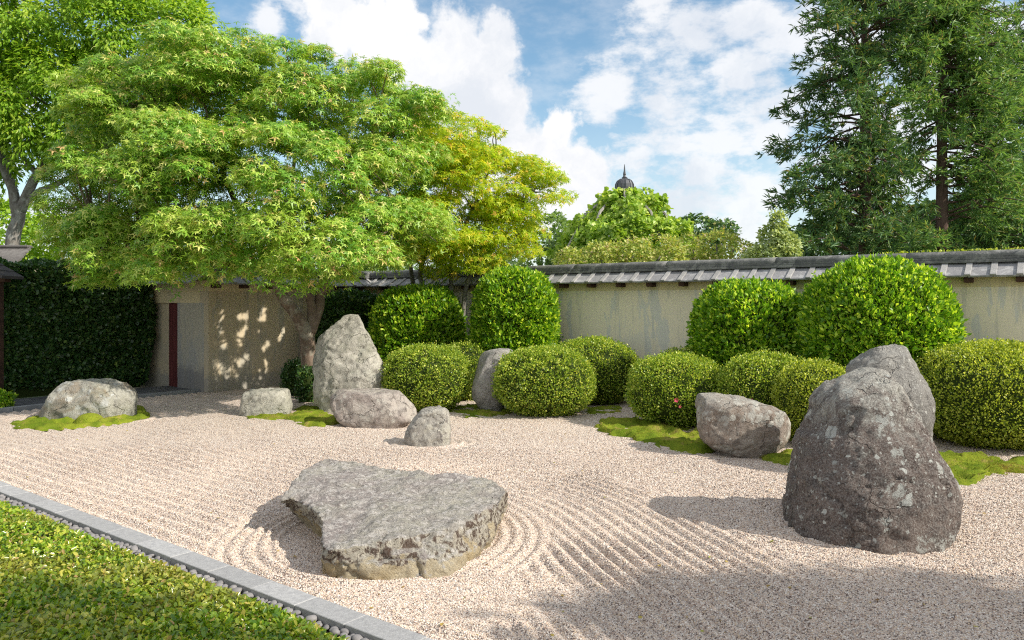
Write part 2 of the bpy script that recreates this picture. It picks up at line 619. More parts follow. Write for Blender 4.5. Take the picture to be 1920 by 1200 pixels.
M_GRAVEL = gravel_mat()
M_GRAIN = grain_mat()
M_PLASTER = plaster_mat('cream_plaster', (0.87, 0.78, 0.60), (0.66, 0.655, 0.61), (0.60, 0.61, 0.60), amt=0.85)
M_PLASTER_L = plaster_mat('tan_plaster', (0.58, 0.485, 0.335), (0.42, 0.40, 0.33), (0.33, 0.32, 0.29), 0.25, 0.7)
M_PLASTER_G = plaster_mat('grey_plaster', (0.50, 0.46, 0.37), (0.40, 0.40, 0.38), (0.19, 0.19, 0.205), 0.40, 0.8)
M_FRIEZE = plaster_mat('frieze_plaster', (0.74, 0.62, 0.38), (0.6, 0.52, 0.35), (0.4, 0.35, 0.25), -1.0, 0.6)
M_TILE = stone_mat('grey_roof_slate', (0.23, 0.23, 0.24), (0.32, 0.315, 0.32), 9.0, 0.85, 0.5, (0.54, 0.54, 0.54), 0.45)
M_BATTEN = stone_mat('grey_batten', (0.31, 0.305, 0.30), (0.41, 0.40, 0.39), 14.0)
M_COPING = stone_mat('weathered_coping', (0.10, 0.105, 0.105), (0.19, 0.19, 0.18), 6.0, 0.9, 0.7, (0.34, 0.34, 0.32), 0.5)
M_WOOD_D = bark_mat('dark_brown_timber', (0.045, 0.028, 0.02), (0.09, 0.05, 0.035), None, 3.0, 14.0)
M_DOOR = bark_mat('dark_red_timber', (0.095, 0.026, 0.026), (0.16, 0.048, 0.045), None, 14.0, 1.0)
M_PAVE = stone_mat('dark_slate_paving', (0.10, 0.105, 0.115), (0.16, 0.165, 0.18), 5.0, 0.6)
M_EDGE = stone_mat('pale_edging', (0.22, 0.23, 0.24), (0.30, 0.31, 0.32), 8.0)
M_KERB = stone_mat('granite_kerb', (0.31, 0.31, 0.315), (0.42, 0.42, 0.42), 30.0, 0.8, 0.35)
M_PEBBLE = stone_mat('river_pebble', (0.20, 0.19, 0.195), (0.30, 0.285, 0.275), 22.0, 0.55, 0.15)
M_MOSS = moss_mat()
M_EARTH = stone_mat('dark_earth', (0.07, 0.055, 0.04), (0.12, 0.09, 0.065), 8.0)
M_CORE = plain_mat('dark_core', (0.030, 0.045, 0.012), 0.95, 0.05)  # dark colour of the solid cores added inside bushes and hedge
M_BARK = bark_mat('maple_bark', (0.15, 0.11, 0.08), (0.24, 0.18, 0.14), (0.33, 0.31, 0.25), 10.0, 4.0)
M_BARK_G = bark_mat('grey_bark', (0.13, 0.12, 0.105), (0.24, 0.22, 0.20), (0.34, 0.34, 0.32), 7.0, 3.0)
M_BARK_R = bark_mat('reddish_bark', (0.09, 0.055, 0.045), (0.17, 0.115, 0.095), None, 9.0, 1.2)
M_AZALEA = leaf_mat('azalea_leaf', [(0.0, (0.112, 0.200, 0.022)), (0.45, (0.225, 0.338, 0.034)), (0.8, (0.450, 0.550, 0.072)), (1.0, (0.775, 0.775, 0.192))], 0.36, 0.4)
M_AZALEA_Y = leaf_mat('yellow_azalea_leaf', [(0.0, (0.108, 0.175, 0.018)), (0.4, (0.254, 0.338, 0.034)), (0.78, (0.489, 0.557, 0.069)), (1.0, (0.704, 0.721, 0.172))], 0.36, 0.4)
M_CAMELLIA = leaf_mat('camellia_leaf', [(0.0, (0.060, 0.169, 0.010)), (0.45, (0.156, 0.325, 0.018)), (0.8, (0.384, 0.572, 0.039)), (1.0, (0.720, 0.832, 0.104))], 0.38, 0.42, 1.6, 0.45)
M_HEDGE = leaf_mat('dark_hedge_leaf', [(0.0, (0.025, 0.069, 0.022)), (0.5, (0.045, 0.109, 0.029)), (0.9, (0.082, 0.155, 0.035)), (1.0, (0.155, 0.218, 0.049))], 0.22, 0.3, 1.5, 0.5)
M_MAPLE = leaf_mat('maple_leaf', [(0.0, (0.092, 0.240, 0.023)), (0.45, (0.196, 0.400, 0.037)), (0.78, (0.414, 0.570, 0.084)), (0.96, (0.740, 0.700, 0.252)), (1.0, (0.653, 0.340, 0.179))], 0.30, 0.42, 1.45, 0.4, patch=0.4, patch_col=(0.46, 0.56, 0.07), pscale=1.1)
M_MAPLE_Y = leaf_mat('yellow_maple_leaf', [(0.0, (0.220, 0.373, 0.018)), (0.5, (0.426, 0.560, 0.030)), (0.9, (0.696, 0.676, 0.050)), (1.0, (0.773, 0.443, 0.100))], 0.5, 0.42, 1.4, 0.35)
M_TALL = leaf_mat('tall_tree_leaf', [(0.0, (0.14, 0.28, 0.02)), (0.6, (0.26, 0.44, 0.035)), (1.0, (0.46, 0.58, 0.07))], 0.45, 0.42, 1.4, 0.35)
M_CONIFER = leaf_mat('conifer_needle', [(0.0, (0.062, 0.146, 0.061)), (0.6, (0.116, 0.228, 0.078)), (0.92, (0.197, 0.293, 0.086)), (1.0, (0.356, 0.278, 0.100))], 0.25, 0.45, 1.4, 0.35)
M_CONIFER_O = leaf_mat('olive_conifer_needle', [(0.0, (0.121, 0.253, 0.085)), (0.6, (0.196, 0.354, 0.105)), (0.9, (0.303, 0.421, 0.124)), (1.0, (0.409, 0.354, 0.188))], 0.3, 0.45, 1.4, 0.35)
M_VINE = leaf_mat('vine_leaf', [(0.0, (0.204, 0.360, 0.048)), (0.5, (0.360, 0.528, 0.084)), (1.0, (0.600, 0.696, 0.180))], 0.4, 0.42, 1.4, 0.4)
M_SHRUB_O = leaf_mat('olive_shrub_leaf', [(0.0, (0.20, 0.29, 0.05)), (0.5, (0.36, 0.44, 0.085)), (0.85, (0.55, 0.54, 0.18)), (1.0, (0.50, 0.38, 0.24))], 0.35, 0.5)
M_SHRUB_G = leaf_mat('green_shrub_leaf', [(0.0, (0.108, 0.192, 0.060)), (0.5, (0.168, 0.276, 0.084)), (1.0, (0.312, 0.432, 0.132))], 0.35, 0.5)
M_SHRUB_P = leaf_mat('pale_shrub_leaf', [(0.0, (0.196, 0.280, 0.112)), (0.5, (0.364, 0.448, 0.182)), (1.0, (0.588, 0.644, 0.280))], 0.3, 0.5)
M_COVER = leaf_mat('ground_cover_leaf', [(0.0, (0.067, 0.168, 0.011)), (0.40, (0.190, 0.336, 0.020)), (0.75, (0.403, 0.504, 0.045)), (0.93, (0.616, 0.582, 0.112)), (1.0, (0.470, 0.291, 0.157))], 0.36, 0.25, 1.5, 0.65, patch=0.55, patch_col=(0.33, 0.27, 0.08), pscale=1.3)
M_FALLEN = leaf_mat('fallen_leaf', [(0.0, (0.22, 0.12, 0.04)), (0.5, (0.45, 0.33, 0.08)), (1.0, (0.30, 0.34, 0.06))], 0.2, 0.6)
M_FLOWER = plain_mat('pink_petal', (0.62, 0.06, 0.14), 0.5)
M_LEAD = plain_mat('dark_lead', (0.10, 0.105, 0.115), 0.45, 0.5, 0.4)
M_TIMBER_G = bark_mat('silver_timber', (0.28, 0.26, 0.25), (0.40, 0.38, 0.36), None, 10, 2)
M_OLDTILE = stone_mat('old_grey_tile', (0.11, 0.10, 0.095), (0.18, 0.17, 0.16), 9.0)
M_DARKTILE = stone_mat('dark_tile', (0.045, 0.04, 0.042), (0.08, 0.07, 0.07), 9.0)
M_TURF = stone_mat('lawn_green', (0.04, 0.07, 0.02), (0.07, 0.10, 0.03), 3.0)
M_COVER_SOIL = plain_mat('leaf_litter', (0.06, 0.075, 0.02), 0.95, 0.05)

# ------------------------------------------------------------------ ground
DW = np.array([-0.8068, 0.5908])          # direction of the kerb and of the long wall, away to the left
DR = -DW
PW = np.array([0.5908, 0.8068])           # perpendicular, away to the right
KA = np.array([-0.58, 4.2])               # a point on the garden edge of the kerb
KD = np.array([0.791, -0.611])
KM = np.array([-0.611, -0.791])           # toward the lawn


def disc_sheet(name, pts, z, mat):
    me = poly_mesh(name, [(x, y, z) for x, y in pts], [tuple(range(len(pts)))])
    return link(name, me, mat)


g = disc_sheet('ground', [(-500, -60), (500, -60), (500, 900), (-500, 900)], -0.16, M_TURF)
tag(g, kind='structure')
g = disc_sheet('gravel_bed', [(KA + KD * 9)[:2], (11, 3), (10.5, 9.2), (-3.6, 19.4), (-9.5, 11.0), (KA - KD * 10)[:2]], -0.035, M_GRAVEL)
tag(g, kind='structure')

ROCK_RINGS = [  # cx, cy, rx, ry, ring width
    (-0.98, 6.05, 0.80, 0.95, 0.55), (-1.07, 9.9, 0.30, 0.25, 0.32),
    (-2.0, 11.45, 0.65, 0.40, 0.35), (-6.6, 12.0, 0.85, 0.5, 0.3), (2.9, 9.25, 0.55, 0.45, 0.3)]


def rake_height(X, Y):
    P = np.stack([X, Y], 1)
    lam = 0.150
    v = -((P - KA) @ KM)
    wob = fbm(np.stack([X * 0.9, Y * 0.9, 0 * X], 1), 2) * 0.10
    ph = v + wob
    h = (0.5 + 0.5 * np.cos(2 * np.pi * ph / lam)) * 1.35
    # lines that sweep round the flat rock and then flow on toward the viewer
    A, B = np.array([-1.02, 6.2]), np.array([0.05, 2.4])
    AB = B - A
    tt = np.clip(((P - A) @ AB) / (AB @ AB), 0, 1)
    C = A + tt[:, None] * AB
    dc = np.linalg.norm(P - C, axis=1)
    side = (AB[0] * (P[:, 1] - A[1]) - AB[1] * (P[:, 0] - A[0])) / np.linalg.norm(AB)
    hc = 0.5 + 0.5 * np.cos(2 * np.pi * (dc + wob * 0.8) / 0.125)
    back = np.clip((9.0 - P[:, 1]) / 0.8, 0, 1)
    wc = np.clip((side - 0.15) / 0.35, 0, 1) * np.clip((2.75 - dc) / 0.3, 0, 1) * back
    h = h * (1 - wc) + hc * wc * 1.3
    near = np.full(len(P), 9.0)
    for (cx, cy, rx, ry, wd) in ROCK_RINGS:
        q = np.sqrt(((X - cx) / rx) ** 2 + ((Y - cy) / ry) ** 2)
        d = (q - 1) * min(rx, ry)
        near = np.minimum(near, d)
        w = np.clip((wd - d) / 0.12, 0, 1)
        hr = 0.5 + 0.5 * np.cos(2 * np.pi * (d + wob * 0.3) / 0.105)
        h = h * (1 - w) + hr * w
    amp = 0.033 * (0.75 + 1.1 * fbm(np.stack([X * 1.3, Y * 1.3, 0 * X + 5], 1), 2))
    amp = amp * (1 - 0.25 * np.clip((X - 1.9) / 0.8, 0, 1))
    calm = np.clip(1 - (((X + 0.2) / 0.9) ** 2 + ((Y - 4.75) / 0.5) ** 2), 0, 1)
    amp = amp * (1 - 0.75 * np.clip(calm * 2, 0, 1))
    amp = amp * np.clip(near / 0.06 + 0.3, 0, 1)
    fine = fbm(np.stack([X * 16, Y * 16, 0 * X], 1), 3) * 0.012
    big = fbm(np.stack([X * 0.6, Y * 0.6, 0 * X + 2], 1), 2) * 0.03
    return amp * (h ** 0.85) + fine + big - 0.012


def rake_mesh(name, y0, y1, ratio, nx, wmin, wmax):
    ys = [y0]
    while ys[-1] < y1:
        ys.append(ys[-1] * (1 + ratio))
    ys = np.array(ys)
    us = np.linspace(wmin, wmax, nx)
    YY, UU = np.meshgrid(ys, us, indexing='ij')
    XX = UU * YY
    x, y = XX.ravel(), YY.ravel()
    z = rake_height(x, y)
    idx = np.arange(len(x)).reshape(YY.shape)
    q = np.stack([idx[:-1, :-1], idx[:-1, 1:], idx[1:, 1:], idx[1:, :-1]], -1).reshape(-1, 4)
    P = np.stack([x, y], 1)
    v = -((P - KA) @ KM)
    wallside = (P - np.array([-3.52, 19.13])) @ np.array([-0.5908, -0.8068])      # distance in front of the long wall
    leftside = (P - np.array([-6.17, 15.5])) @ np.array([0.8068, -0.5908])
    ok = (v > -0.03) & (wallside > 0.05) & (leftside > -0.02)
    q = q[ok[q].all(1)]
    used = np.unique(q)
    remap = -np.ones(len(x), int)
    remap[used] = np.arange(len(used))
    V = np.stack([x, y, z], 1)[used]
    me = np_mesh(name, V, remap[q], 4)
    o = link(name, me, M_GRAVEL, None, True)
    tag(o, kind='structure')
    return o


raked = rake_mesh('raked_gravel', 3.7, 19.5, 0.0034, 620, -0.80, 0.80)

# loose grains lying on the near gravel (nobody could count them)
def build_grains():
    bm = bmesh.new()
    bmesh.ops.create_icosphere(bm, subdivisions=1, radius=1.0)
    for v in bm.verts:
        v.co *= 1 + 0.25 * mnoise.noise(v.co * 1.7)
        v.co.z *= 0.72
    me = bpy.data.meshes.new('gravel_grain')
    bm.to_mesh(me)
    bm.free()
    me.materials.append(M_GRAIN)
    N = 330000
    # density falls with distance: sample in perspective space
    Y = 3.9 * (9.5 / 3.9) ** RNG.random(N * 2)
    Y = Y[RNG.random(len(Y)) < np.clip((Y / 6.0), 0.0, 1.0) ** 0.6][:N]
    Ux = RNG.uniform(-0.70, 0.70, len(Y))
    X = Ux * Y
    v = -((np.stack([X, Y], 1) - KA) @ KM)
    k = v > 0.01
    X, Y = X[k], Y[k]
    Z = rake_height(X, Y)
    pm = bpy.data.meshes.new('loose_grain')
    pm.vertices.add(len(X))
    pm.vertices.foreach_set('co', np.stack([X, Y, Z], 1).astype(np.float32).ravel())
    pm.update()
    o = bpy.data.objects.new('loose_grain', pm)
    COL.objects.link(o)
    tag(o, kind='stuff')
    src = bpy.data.objects.new('grain_source', me)
    ng = bpy.data.node_groups.new('scatter_grains', 'GeometryNodeTree')
    ng.interface.new_socket('Geometry', in_out='INPUT', socket_type='NodeSocketGeometry')
    ng.interface.new_socket('Geometry', in_out='OUTPUT', socket_type='NodeSocketGeometry')
    n, l = ng.nodes, ng.links
    gi, go = n.new('NodeGroupInput'), n.new('NodeGroupOutput')
    oi = n.new('GeometryNodeObjectInfo')
    oi.inputs['Object'].default_value = src
    iop = n.new('GeometryNodeInstanceOnPoints')
    m2p = n.new('GeometryNodeMeshToPoints')
    rv = n.new('FunctionNodeRandomValue')
    rv.data_type = 'FLOAT_VECTOR'
    rv.inputs[0].default_value = (0, 0, 0)
    rv.inputs[1].default_value = (0.7, 0.7, 6.28)
    rs = n.new('FunctionNodeRandomValue')
    rs.data_type = 'FLOAT_VECTOR'
    rs.inputs[0].default_value = (0.0036, 0.0032, 0.003)
    rs.inputs[1].default_value = (0.0078, 0.0062, 0.0058)
    rs.inputs['Seed'].default_value = 5
    l.new(gi.outputs[0], m2p.inputs[0])
    l.new(m2p.outputs[0], iop.inputs['Points'])
    l.new(oi.outputs['Geometry'], iop.inputs['Instance'])
    l.new(rv.outputs[0], iop.inputs['Rotation'])
    l.new(rs.outputs[0], iop.inputs['Scale'])
    l.new(iop.outputs[0], go.inputs[0])
    md = o.modifiers.new('scatter', 'NODES')
    md.node_group = ng


build_grains()


n_ = 170
fy = 4.0 * (13.0 / 4.0) ** RNG.random(n_)
fx = RNG.uniform(-0.66, 0.66, n_) * fy
k_ = -((np.stack([fx, fy], 1) - KA) @ KM) > 0.05
fx, fy = fx[k_], fy[k_]
n_ = len(fx)
fd = RNG.normal(0, 1, (n_, 3)) * np.array([1, 1, 0.15])
fallen = leaf_cloud('fallen_leaves', np.stack([fx, fy, rake_height(fx, fy) + 0.010], 1), RNG.normal(0, 0.25, (n_, 3)) + np.array([0, 0, 1]), fd, RNG.uniform(0.012, 0.034, n_), LEAF4, M_FALLEN)


# ------------------------------------------------------------------ kerb, pebbles, ground cover
kerb = tag(empty('granite_kerb'), kind='structure')
ANG_K = math.atan2(KD[1], KD[0])
s = -9.0
while s < 4.5:
    ln = random.uniform(0.43, 0.50)
    c = KA + KD * (s + ln / 2) + KM * 0.083
    me = box_mesh('kerb_stone', -ln / 2 + 0.003, ln / 2 - 0.003, -0.083, 0.083, -0.12, 0.028 + random.uniform(-0.003, 0.004), 0.0035)
    o = link('kerb_stone', me, M_KERB, kerb)
    o.location = (c[0], c[1], 0)
    o.rotation_euler = (0, 0, ANG_K + random.uniform(-0.004, 0.004))
    s += ln

PEB_W = 0.12
strip = tag(empty('pebble_strip'), kind='structure')
a, b = KA + KM * 0.166, KA + KM * (0.166 + PEB_W + 0.05)
q = [a - KD * 9, a + KD * 4.5, b + KD * 4.5, b - KD * 9]
link('pebble_bed', poly_mesh('pebble_bed', [(p[0], p[1], -0.035) for p in q], [(0, 1, 2, 3)]), M_EARTH, strip)


def pebble_mesh(seed):
    bm = bmesh.new()
    bmesh.ops.create_uvsphere(bm, u_segments=7, v_segments=5, radius=1.0)
    for v in bm.verts:
        v.co *= 1 + 0.22 * mnoise.noise(v.co * 0.9 + Vector((seed * 3.3, 0, 0)))
    for f in bm.faces:
        f.smooth = True
    me = bpy.data.meshes.new('pebble')
    bm.to_mesh(me)
    bm.free()
    me.materials.append(M_PEBBLE)
    return me


PM = [pebble_mesh(k) for k in range(5)]
plist = []
for k in range(6000):
    s = random.uniform(-7.5, 1.6)
    w = random.uniform(0.0, PEB_W)
    r = random.uniform(0.018, 0.036)
    c = KA + KD * s + KM * (0.178 + w)
    if all((c[0] - p[0]) ** 2 + (c[1] - p[1]) ** 2 > (0.72 * (r + p[2])) ** 2 for p in plist[-900:] if abs(c[0] - p[0]) < 0.1):
        plist.append((c[0], c[1], r, s))
plist.sort(key=lambda p: -p[2] / max(1.0, p[1]) if p[1] > 3.9 and abs(p[0]) < 0.7 * p[1] else 0)
rest_v, rest_f = [], []
for i, (x, y, r, s) in enumerate(plist):
    sc = (r * random.uniform(0.95, 1.3), r * random.uniform(0.75, 1.0), r * random.uniform(0.45, 0.7))
    rot = (random.uniform(-0.3, 0.3), random.uniform(-0.3, 0.3), random.uniform(0, 6.28))
    z = -0.02 + sc[2] * 0.6 + random.uniform(0, 0.012)
    if i < 300:
        o = link('pebble', PM[i % 5], None, strip)
        o.location, o.rotation_euler, o.scale = (x, y, z), rot, sc
    else:
        me = PM[i % 5]
        Mx = Matrix.LocRotScale(Vector((x, y, z)), __import__('mathutils').Euler(rot), Vector(sc))
        bse = len(rest_v)
        rest_v += [Mx @ v.co for v in me.vertices]
        rest_f += [tuple(bse + k for k in p.vertices) for p in me.polygons]
o = link('loose_pebbles', poly_mesh('loose_pebbles', rest_v, rest_f), M_PEBBLE, strip, True)
o['kind'] = 'stuff'

# low glossy ground cover
c0 = KA + KM * (0.166 + PEB_W)
soil = [c0 - KD * 9, c0 + KD * 4, c0 + KD * 4 + KM * 6, c0 - KD * 9 + KM * 6]
sv = [(p[0], p[1], 0.0) for p in soil] + [(p[0], p[1], -0.14) for p in soil]
o = link('ground_cover_soil', poly_mesh('ground_cover_soil', sv, [(0, 1, 2, 3), (0, 4, 5, 1), (1, 5, 6, 2), (2, 6, 7, 3), (3, 7, 4, 0)]), M_COVER_SOIL)
tag(o, kind='structure')
n = 95000
yy = 3.3 * (7.6 / 3.3) ** RNG.random(n)
xx = RNG.uniform(-0.74, 0.1, n) * yy
P2 = np.stack([xx, yy], 1)
dl_ = (P2 - c0) @ KM + fbm(np.stack([xx * 4, yy * 4, 0 * xx], 1), 3) * 0.10
keep = (dl_ > -0.02)
xx, yy, dl_ = xx[keep], yy[keep], dl_[keep]
n = len(xx)
lump = fbm(np.stack([xx * 3, yy * 3, 0 * xx + 4], 1), 3)
zz = np.clip(dl_ / 0.12, 0.1, 1) * (0.045 + 0.065 * RNG.random(n) + lump * 0.09)
D = unit(np.stack([RNG.normal(0, 1, n), RNG.normal(0, 1, n), RNG.normal(0.55, 0.5, n)], 1))
N = unit(np.stack([RNG.normal(0.2, 0.75, n), RNG.normal(-0.1, 0.75, n), np.ones(n)], 1))
o = leaf_cloud('ground_cover', np.stack([xx, yy, zz], 1), N, D, RNG.uniform(0.018, 0.044, n), LEAF4, M_COVER, None, 0.62)

# ------------------------------------------------------------------ long plaster wall with tiled roof
def wall_parts(root, L, mat, spacing, off, x_start=0.0, with_roof=True, cap_len=2.0):
    link('plaster_face', box_mesh('plaster_face', x_start, L, -0.15, 0.15, -0.2, 2.03), mat, root)
    link('frieze', box_mesh('frieze', x_start, L, -0.162, 0.162, 2.03, 2.24), M_FRIEZE, root)
    # slabs on the camera side; back slope closed with one plain sheet
    y_e, z_e, y_t, z_t = -0.44, 2.19, -0.10, 2.385
    half = spacing / 2
    slope = math.atan2(z_t - z_e, y_t - y_e)
    ln = math.hypot(z_t - z_e, y_t - y_e)
    slab = box_mesh('roof_slab', -half / 2 + 0.004, half / 2 - 0.004, 0, ln + 0.05, -0.03, 0, 0.003)
    slab.materials.append(M_TILE)
    bat = box_mesh('batten', -0.04, 0.04, -0.012, ln + 0.02, 0.001, 0.026, 0.003)
    bat.materials.append(M_BATTEN)
    raf = box_mesh('rafter', -0.055, 0.055, 0.03, 0.36, -0.075, 0, 0.004)
    raf.materials.append(M_WOOD_D)
    k = 0
    x = off
    while x < L:
        if x >= x_start:
            o = link('batten', bat, None, root)
            o.location = (x, y_e, z_e)
            o.rotation_euler = (slope, 0, 0)
            if x + half / 2 < L:
                o = link('roof_slab', slab, None, root)
                o.location = (x + half / 2, y_e, z_e + random.uniform(-0.003, 0.003))
                o.rotation_euler = (slope + random.uniform(-0.006, 0.006), 0, 0)
            if k % 2 == 0:
                o = link('rafter', raf, None, root)
                o.location = (x, y_e + 0.05, z_e - 0.025)
        k += 1
        x += half
    back = poly_mesh('back_slope', [(x_start, 0.44, z_e - 0.03), (L, 0.44, z_e - 0.03), (L, 0.08, z_t), (x_start, 0.08, z_t),
                                    (x_start, 0.44, z_e), (L, 0.44, z_e), (L, 0.08, z_t + 0.03), (x_start, 0.08, z_t + 0.03)],
                     [(3, 2, 1, 0), (4, 5, 6, 7), (0, 1, 5, 4)])
    link('back_slope', back, M_TILE, root)
    # two course ledge, rounded cap stones
    link('coping_ledge', box_mesh('coping_ledge', x_start, L, -0.175, 0.175, 2.385, 2.43, 0.004), M_COPING, root)
    link('coping_ledge', box_mesh('coping_ledge', x_start, L, -0.155, 0.155, 2.432, 2.468, 0.004), M_COPING, root)
    prof = [(-0.15, 2.47), (-0.152, 2.50), (-0.13, 2.535), (-0.08, 2.56), (0, 2.57), (0.08, 2.56), (0.13, 2.535), (0.152, 2.50), (0.15, 2.47)]
    x = x_start
    while x < L:
        x1 = min(L, x + cap_len)
        V, Fc = [], []
        nx = 14
        for i in range(nx + 1):
            xx_ = x + 0.003 + (x1 - x - 0.006) * i / nx
            for (py_, pz_) in prof:
                jit = 0.006 * mnoise.noise(Vector((xx_ * 5, py_ * 9, pz_ * 9)))
                V.append((xx_, py_ + jit, pz_ + jit))
        m_ = len(prof)
        for i in range(nx):
            for j in range(m_ - 1):
                Fc.append((i * m_ + j, (i + 1) * m_ + j, (i + 1) * m_ + j + 1, i * m_ + j + 1))
        Fc.append(tuple(range(m_)))
        Fc.append(tuple(nx * m_ + j for j in reversed(range(m_))))
        link('cap_stone', poly_mesh('cap_stone', V, Fc), M_COPING, root, True)
        x = x1


CORNER = np.array([-3.52, 19.13])
ANG_W = math.atan2(-0.5908, 0.8068)
long_wall = tag(empty('garden_wall', (CORNER[0], CORNER[1], 0), ANG_W),
                'long cream plaster wall with blue grey stains under a slate roof behind the clipped bushes', 'wall')
wall_parts(long_wall, 19.2, M_PLASTER, 0.637, 0.107)

P1 = np.array([-6.17, 15.5])
ANG_L = math.atan2(0.8068, 0.5908)
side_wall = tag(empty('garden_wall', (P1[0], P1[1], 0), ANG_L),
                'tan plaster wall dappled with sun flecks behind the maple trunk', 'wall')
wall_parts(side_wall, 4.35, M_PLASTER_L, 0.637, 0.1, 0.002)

# gate wall: goes away to the left from the outer corner
ANG_G = math.atan2(0.5908, -0.8068)
gate = tag(empty('gate_wall', (P1[0], P1[1], 0), ANG_G), 'grey weathered wall with dark red door beside the dark hedge', 'wall')
# local x runs away to the left; the face toward the viewer is local +y
link('pier', box_mesh('pier', 0.004, 0.97, -0.30, 0.0, -0.2, 1.79), M_PLASTER_G, gate)
link('lintel', box_mesh('lintel', 0.004, 3.6, -0.298, -0.003, 1.79, 2.03), M_FRIEZE, gate)
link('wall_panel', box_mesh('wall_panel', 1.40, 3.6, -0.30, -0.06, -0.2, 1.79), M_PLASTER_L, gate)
o = link('door', box_mesh('door', 1.02, 1.38, -0.10, -0.05, 0.0, 1.785, 0.004), M_DOOR, gate)
link('door_jamb', box_mesh('door_jamb', 0.972, 1.018, -0.20, -0.06, 0.0, 1.785, 0.004), M_WOOD_D, gate)
link('frieze', box_mesh('frieze', 0.004, 3.6, -0.32, 0.012, 2.03, 2.24), M_FRIEZE, gate)
for i in range(9):
    xm = 0.1 + i * 0.4
    o = link('roof_slab', box_mesh('roof_slab', xm - 0.19, xm + 0.19, -0.02, 0.42, -0.03, 0.0, 0.003), M_TILE, gate)
    o.location = (0, 0.0, 2.40)
    o.rotation_euler = (-0.5, 0, 0)
link('coping_ledge', box_mesh('coping_ledge', 0.0, 3.6, -0.33, 0.03, 2.36, 2.50, 0.01), M_COPING, gate)

# ------------------------------------------------------------------ slate path at the gate
path = tag(empty('slate_path'), kind='structure')
E0, E1 = G(0, 772).xy, G(352, 737).xy
E0, E1 = np.array(E0), np.array(E1)
ed = unit(E1 - E0)
en = np.array([-ed[1], ed[0]])            # away from gravel, to the left
ANG_P = math.atan2(ed[1], ed[0])
Lp = float(np.linalg.norm(E1 - E0))
for r_ in range(3):
    s = -1.6 + 0.3 * (r_ % 2)
    while s < Lp + 1.2:
        ln = 0.62
        if not (s + ln > Lp - 0.05 and r_ < 0):
            c = E0 + ed * (s + ln / 2) + en * (0.14 + 0.4 * r_ + 0.2)
            me = box_mesh('paving_slab', -ln / 2 + 0.004, ln / 2 - 0.004, -0.196, 0.196, -0.1, 0.035 + random.uniform(-0.003, 0.003), 0.004)
            o = link('paving_slab', me, M_PAVE, path)
            o.location = (c[0], c[1], 0)
            o.rotation_euler = (0, 0, ANG_P)
        s += ln
s = -1.6
while s < Lp + 0.1:
    ln = 0.9
    c = E0 + ed * (s + ln / 2) + en * 0.06
    o = link('edging_stone', box_mesh('edging_stone', -ln / 2 + 0.003, ln / 2 - 0.003, -0.06, 0.06, -0.12, 0.055, 0.005), M_EDGE, path)
    o.location = (c[0], c[1], 0)
    o.rotation_euler = (0, 0, ANG_P)
    s += ln

# ------------------------------------------------------------------ rocks
def finish_rock(name, V, Fc, mat, label, voxel, n_amp, n_scale, fine, smooth_it, group='rocks set in the raked gravel', facet=0.0, seed=0.0, chip=1.0):
    V = [Vector(v) for v in V]
    org = Vector((sum(v.x for v in V) / len(V), sum(v.y for v in V) / len(V), 0))
    me = poly_mesh('src', [v - org for v in V], Fc)
    bm = bmesh.new()
    bm.from_mesh(me)
    bmesh.ops.recalc_face_normals(bm, faces=bm.faces[:])
    bm.to_mesh(me)
    bm.free()
    o = bpy.data.objects.new('src', me)
    COL.objects.link(o)
    md = o.modifiers.new('r', 'REMESH')
    md.mode = 'VOXEL'
    md.voxel_size = voxel
    sm = o.modifiers.new('s', 'SMOOTH')
    sm.iterations = smooth_it
    sm.factor = 0.5
    dg = bpy.context.evaluated_depsgraph_get()
    me2 = bpy.data.meshes.new_from_object(o.evaluated_get(dg))
    bpy.data.objects.remove(o)
    nV = len(me2.vertices)
    co = np.empty(nV * 3, np.float32)
    me2.vertices.foreach_get('co', co)
    co = co.reshape(-1, 3).astype(float)
    nr = np.empty(nV * 3, np.float32)
    me2.vertices.foreach_get('normal', nr)
    nr = nr.reshape(-1, 3)
    Q = co + seed * 5.7
    d = n_amp * 2 * fbm(Q * n_scale, 3) + n_amp * 0.9 * fbm(Q * n_scale * 3.1 + 3, 3)
    if facet > 0:
        d += facet * 0.5 * np.abs(fbm(Q * n_scale * 2.1 + 17, 3)) * 2
    rid = 1 - np.abs(fbm(Q * n_scale * 2.4 + 31, 4, 0.6)) * 4
    d += n_amp * 0.5 * rid
    crack = np.abs(fbm(Q * n_scale * 0.9 + np.array([0, 0, 41]), 3))
    d -= n_amp * 0.9 * np.clip(1 - crack / 0.022, 0, 1) * np.clip(fbm(Q * 1.9 + 3, 2) * 6 + 0.6, 0, 1)
    d += fine * 2.6 * fbm(Q * 9 + 5, 4, 0.7) + fine * 1.6 * fbm(Q * 22, 2)
    if facet > 0:      # planes where pieces have split off
        rg = np.random.default_rng(int(seed * 100))
        size = co.max(0) - co.min(0)
        for k in range(26):
            v = unit(rg.normal(0, 1, 3) * np.array([1, 1, 0.8]))
            pr = co @ v
            lim = pr.max() - rg.uniform(0.02, 0.085) * (np.abs(v) @ size) * chip
            over = np.clip(pr - lim, 0, None)
            co = co - v * (over * 0.88)[:, None]
    d = d - d.mean() - n_amp * 0.15
    co = co + nr * d[:, None]
    me2.vertices.foreach_set('co', co.astype(np.float32).ravel())
    me2.update()
    me2.name = name
    ob = link(name, me2, mat, None, True)
    ob.location = org
    tag(ob, label, 'rock', group)
    return ob


